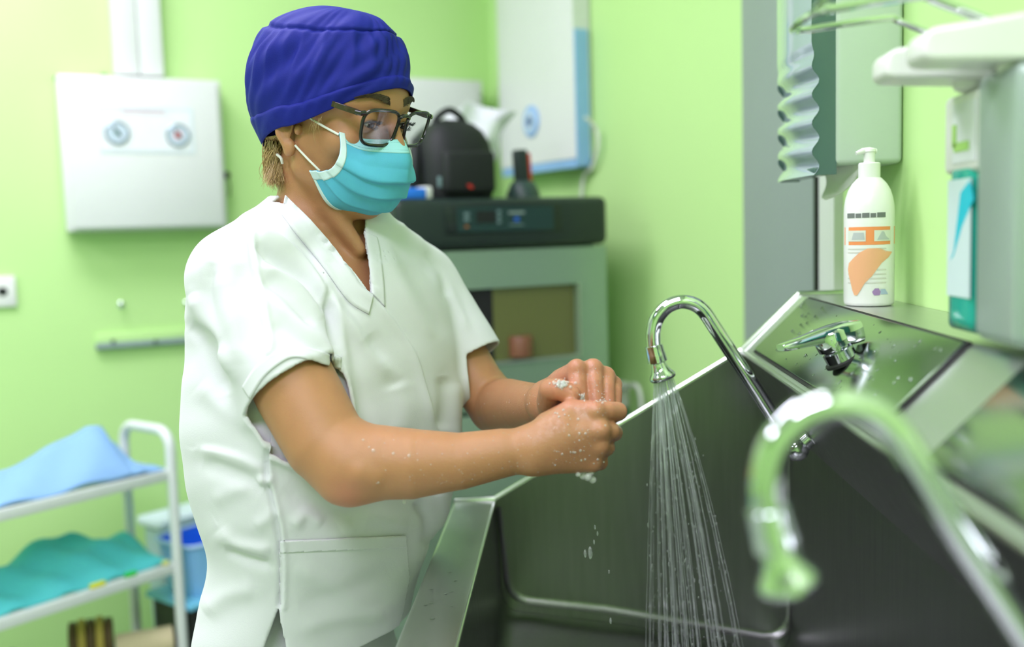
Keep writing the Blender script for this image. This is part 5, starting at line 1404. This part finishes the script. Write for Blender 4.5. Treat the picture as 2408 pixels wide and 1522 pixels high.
# ================================================================== things on the sink wall
# ---- paper towel dispenser
yn = yc(2125); XS = 0.363; XF = 0.334; zb = P(1965, 392, yn).z; zt = 1.80; yf = yn + 0.22
t = thing('paper_towel_dispenser', 'wall paper towel dispenser with smoky wavy cover and paper tail', 'dispenser', (XC, yn, zb))
M_disp = mat('dispenser_side', (0.50, 0.62, 0.50), rough=.35, var=.02)
MB().box(((XS + XC) / 2, (yn + yf) / 2, (zb + zt) / 2), (XC - XS) / 2 - .001, (yf - yn) / 2, (zt - zb) / 2, bev=.008, seg=4).build('housing', M_disp, t)
mb = MB(); nz_, ny_ = 90, 12; vs = []; fs = []
def xfr(z, yy):
    s = (z - zb) / (P(1880, 150, 1.5).z - zb)
    w_ = 0.0 if s > 1 else 0.010 * (0.5 + 0.5 * math.cos((z - .35 * (yy - yn) * .12 - zb) / 0.038 * 2 * math.pi)) * min(1, (1 - s) * 4)
    bul = 0.012 * math.sin(math.pi * (yy - yn) / (yf - yn))
    return XF - bul * .6 + w_
for i in range(nz_ + 1):
    z = zb - .012 + (zt - zb + .012) * i / nz_
    for j in range(ny_ + 1):
        yy = yn + .002 + (yf - yn - .004) * j / ny_; vs.append((xfr(z, yy), yy, z))
for i in range(nz_):
    for j in range(ny_): a = i * (ny_ + 1) + j; fs.append((a, a + 1, a + ny_ + 2, a + ny_ + 1))
mb.add(vs, fs); cv = mb.build('wavy_cover', mat('smoky_clear', (0.36, 0.44, 0.50), rough=.12, coat=.6, var=.08, vscale=20), t, sharp=60)
# smoky cheeks of the cover, near and far
for yy, s in ((yn + .003, 1), (yf - .003, -1)):
    pts = [(xfr(zb - .012 + (zt - zb + .012) * i / nz_, yn + .002), yy, zb - .012 + (zt - zb + .012) * i / nz_) for i in range(nz_ + 1)]
    vs = pts + [(XS + .004, yy, p[2]) for p in pts]; n = nz_ + 1
    vs += [(v[0], v[1] + s * .003, v[2]) for v in vs]
    fs = [(i, i + 1, n + i + 1, n + i) for i in range(n - 1)] + [(2 * n + i, 2 * n + i + 1, 3 * n + i + 1, 3 * n + i) for i in range(n - 1)]
    MB().add(vs, fs).build('cover_cheek', mat('smoky_dark', (0.08, 0.15, 0.13), rough=.15, var=.05), t, smooth=False)
MB().box(((XF + XS) / 2 + .004, (yn + yf) / 2, zb - .006), (XS - XF) / 2, (yf - yn) / 2 - .004, .005, bev=.002).build('cover_base', MATS['smoky_dark'], t)
vs = []; fs = []; n = 16
for i in range(n + 1):
    for j in range(n + 1):
        u, v = i / n - .5, j / n
        hw = .075 * math.sqrt(max(0, 1 - v * v)) if v < 1 else 0
        hw = .075 * (1 - v ** 3) ** .5
        vs.append((XS + .012 + .035 * v * (1 - v) + .025 * (u * 2) ** 2 * (1 - v), (yn + yf) / 2 - .02 + u * 2 * max(.003, hw), zb + .002 - v * .046))
for i in range(n):
    for j in range(n): a = i * (n + 1) + j; fs.append((a, a + 1, a + n + 2, a + n + 1))
o = mk('paper_tail', vs, fs, mat('tissue', (.78, .84, .74), rough=.9), t); o.modifiers.new('thick', 'SOLIDIFY').thickness = .002

# ---- pump bottle on the back shelf
bq = onplane(2043, 730, (0, 0, ZRG), ZUP); print('bottle at', bq); bq = onplane(2043, 718, (0, 0, ZRG), ZUP); print(bq)
sc_ = (bq - CAM).dot(CW) / FOC                       # metres per pixel there
t = thing('pump_bottle', 'white pump bottle with orange label on the sink back shelf', 'bottle', bq)
M_bot = mat('bottle_white', (.82, .84, .80), rough=.28, var=.01, sss=.05)
R_ = 56.5 * sc_
pr = [(R_ * .86, 0), (R_ * .97, 3 * sc_), (R_, 9 * sc_), (R_, 215 * sc_), (R_ * .985, 232 * sc_), (R_ * .93, 250 * sc_), (R_ * .83, 268 * sc_), (R_ * .68, 283 * sc_), (R_ * .5, 294 * sc_), (R_ * .40, 298 * sc_), (R_ * .40, 304 * sc_)]
MB().lathe(bq + ZUP * .0005, ZUP, pr, 48).build('bottle_body', M_bot, t, sharp=60)
MB().lathe(bq + ZUP * 296 * sc_, ZUP, [(22 * sc_, 0), (24.5 * sc_, 2 * sc_), (24.5 * sc_, 33 * sc_), (22 * sc_, 36 * sc_)], 32).build('collar', M_plastic, t)
MB().lathe(bq + ZUP * 331 * sc_, ZUP, [(12.5 * sc_, 0), (12.5 * sc_, 24 * sc_), (15 * sc_, 26 * sc_), (14 * sc_, 32 * sc_)], 24).build('pump_stem', M_plastic, t)
pd = Vector((-1, -.15, 0)).normalized()
MB().tube([bq + ZUP * 358 * sc_ - pd * 16 * sc_, bq + ZUP * 360 * sc_, bq + ZUP * 359 * sc_ + pd * 16 * sc_, bq + ZUP * 354 * sc_ + pd * 32 * sc_], [6 * sc_, 8 * sc_, 7 * sc_, 4 * sc_], 14).build('pump_spout', M_plastic, t)
vdir = (CAM - bq); vdir.z = 0; vdir.normalize(); hdir = Vector((-vdir.y, vdir.x, 0))
if hdir.dot(CR) < 0: hdir = -hdir
def bpatch(name, m, poly, par, off=.0004):
    """printed patch: polygon rows [(y, x0, x1)] in photo pixels, wrapped on the bottle"""
    vs = []; fs = []; n = 10
    for (py, xa, xb) in poly:
        for k in range(n + 1):
            x = (xa + (xb - xa) * k / n - 2043) * sc_; x = max(-R_ * .985, min(R_ * .985, x)); a = math.asin(x / R_)
            vs.append(bq + ZUP * ((727 - py) * sc_) + (hdir * math.sin(a) + vdir * math.cos(a)) * (R_ + off))
    for i in range(len(poly) - 1):
        for k in range(n): a = i * (n + 1) + k; fs.append((a, a + 1, a + n + 2, a + n + 1))
    return mk(name, vs, fs, m, par)
M_or = mat('print_orange', (.85, .30, .10), rough=.5); M_or2 = mat('print_peach', (.80, .42, .22), rough=.5); M_bk = mat('print_black', (.16, .18, .17), rough=.5)
M_gr = mat('print_grey', (.45, .50, .48), rough=.5)
for i, (a, b) in enumerate(((1996, 2012), (2014, 2026), (2028, 2044), (2046, 2058), (2060, 2078))): bpatch('print_wordmark', M_bk, [(511 + (i % 2), a, b), (522, a, b)], t)
bpatch('print_band', M_or, [(543, 1990, 2098), (584, 1990, 2098)], t, .0003)
for a, b in ((1998, 2036), (2054, 2090)): bpatch('print_window', mat('print_pale', (.68, .72, .62), rough=.5), [(551, a, b), (576, a, b)], t, .0006)
bpatch('print_figure', M_gr, [(556, 2010, 2032), (572, 2006, 2034)], t, .0008); bpatch('print_figure', MATS['print_grey'], [(554, 2070, 2074), (573, 2060, 2086)], t, .0008)
for py in (592, 600, 640, 650, 660, 670): bpatch('print_text', mat('print_lgrey', (.62, .62, .55), rough=.5), [(py, 1998, 2080), (py + 2.5, 1998, 2080)], t, .0005)
bpatch('print_hand', M_or2, [(592, 2040, 2070), (602, 2022, 2092), (614, 2010, 2084), (626, 2000, 2070), (640, 1998, 2060), (655, 2000, 2050), (672, 2004, 2034), (690, 2008, 2024), (700, 2012, 2018)], t, .0007)
bpatch('print_emblem', mat('print_violet', (.35, .22, .45), rough=.5), [(684, 2056, 2064), (692, 2050, 2068), (700, 2054, 2066)], t, .0006); bpatch('print_emblem', mat('print_blue', (.4, .5, .65), rough=.5), [(686, 2068, 2078), (698, 2068, 2084)], t, .0006)

# ---- elbow soap dispensers
M_teal = mat('holder_teal', (0.03, 0.17, 0.17), rough=.3, var=.05); M_liq = mat('teal_soap', (0.02, 0.42, 0.33), rough=.12, var=.03)
M_alu = mat('anodised_aluminium', (0.38, 0.47, 0.43), rough=.35, metal=.35, var=.02)
def dispenser(y0, y1, label, front):
    zb = 1.228; D = XC - 0.49; H = -0.032
    t = thing('elbow_soap_dispenser', label, 'soap dispenser', (XC, (y0 + y1) / 2, zb), 'elbow soap dispensers on the sink wall')
    ym, hy = (y0 + y1) / 2, (y1 - y0) / 2
    MB().box((XC - .006, ym, zb + .20), .005, hy - .004, .20, bev=.002).build('back_plate', M_teal, t)
    if front:
        MB().box((.4315 + D, ym, (zb + (1.478 + H)) / 2), .0565, hy, ((1.478 + H) - zb) / 2, bev=.010, seg=4).build('front_plate', M_alu, t)
        for z in (1.40, 1.42): MB().box((.389 + D, y0 - .0005, z), .006, .001, .006).build('slot', M_dark, t, smooth=False)
    else:
        MB().box((.438 + D, ym, (zb + (1.40 + H)) / 2), .050, hy, ((1.40 + H) - zb) / 2, bev=.006, seg=3).build('holder', M_teal, t)
        bt = MB().box((.4285 + D, ym + .002, 1.305), .045, hy - .013, .076, bev=.012, seg=4).build('soap_bottle', M_liq, t)
        lb_ = MB().box((.3832 + D, ym + .002, 1.312), .0006, hy - .016, .052).build('bottle_label', mat('label_pale', (.62, .76, .76), rough=.5), bt, smooth=False)
        MB().prism([(.3824 + D, ym + .020, 1.292), (.3824 + D, ym + .012, 1.30), (.3824 + D, ym - .002, 1.352), (.3824 + D, ym - .022, 1.362), (.3824 + D, ym - .030, 1.345), (.3824 + D, ym - .006, 1.322), (.3824 + D, ym + .012, 1.296)], (.0008, 0, 0)).build('label_swoosh', mat('swoosh_cyan', (.02, .55, .68), rough=.4), bt, smooth=False)
        MB().box((.436 + D, ym, (1.436 + H)), .0525, hy, .035, bev=.006, seg=3).build('pump_housing', M_plastic, t)
        pl = MB().box((.3832 + D, ym - .008, (1.436 + H)), .0008, .026, .026, bev=.0003).build('pictogram_plate', M_labw, t, smooth=False)
        MB().box((.382 + D, ym - .004, (1.424 + H)), .0006, .016, .004).build('pictogram', mat('pict_green', (.45, .75, .2), rough=.5), pl, smooth=False)
        MB().box((.382 + D, ym + .012, (1.434 + H)), .0006, .004, .010).build('pictogram', MATS['pict_green'], pl, smooth=False)
    # pump arm: tapered wedge with nozzle
    vs = []
    for x, hw, za, zb_ in ((.312 + D, .020, (1.476 + H + .010), (1.490 + H + .010)), (.318 + D, .024, (1.472 + H + .010), (1.497 + H + .010)), (.372 + D, .030, (1.470 + H + .010), (1.503 + H + .010)), (.430 + D, .034, (1.468 + H + .010), (1.512 + H + .010)), (XC - .012, .034, (1.466 + H + .010), (1.520 + H + .010))):
        for s, z in ((-1, za), (1, za), (1, zb_), (-1, zb_)): vs.append((x, ym + s * hw, z))
    fs = [(3, 2, 1, 0), (16, 17, 18, 19)]
    for i in range(4):
        for k in range(4): fs.append((i * 4 + k, i * 4 + (k + 1) % 4, (i + 1) * 4 + (k + 1) % 4, (i + 1) * 4 + k))
    o = mk('pump_arm', vs, fs, M_plastic, t, True, 35); bv = o.modifiers.new('b', 'BEVEL'); bv.width = .004; bv.segments = 3
    MB().lathe((.392 + D, ym, (1.480 + H)), (0, 0, -1), [(.016, -.004), (.015, .006), (.010, .009)], 20).build('nozzle', M_plastic, o)
    # U-shaped wire elbow lever
    yy = ym
    pa, pb = yy - .040, yy + .042
    loop = [(.41 + D, pa, (1.528 + H - .015)), (.345 + D, pa, (1.556 + H - .015)), (.332 + D, pa, (1.56 + H - .015)), (.262 + D, pa, (1.553 + H - .015)), (.25 + D, pa + .004, (1.552 + H - .015)), (.243 + D, pa + .022, (1.55 + H - .015)), (.243 + D, pb - .02, (1.55 + H - .015)), (.25 + D, pb - .004, (1.552 + H - .015)), (.262 + D, pb, (1.553 + H - .015)), (.332 + D, pb, (1.56 + H - .015)), (.345 + D, pb, (1.556 + H - .015)), (.41 + D, pb, (1.528 + H - .015))]
    MB().tube(spline(loop, 4), .0032, 10).build('wire_lever', M_chrome, t)
    return t
dispenser(0.862, 0.945, 'elbow soap dispenser holding a teal soap bottle beside the pump bottle', False)
dispenser(0.775, 0.853, 'elbow soap dispenser with plain grey front plate, closest to the camera', True)
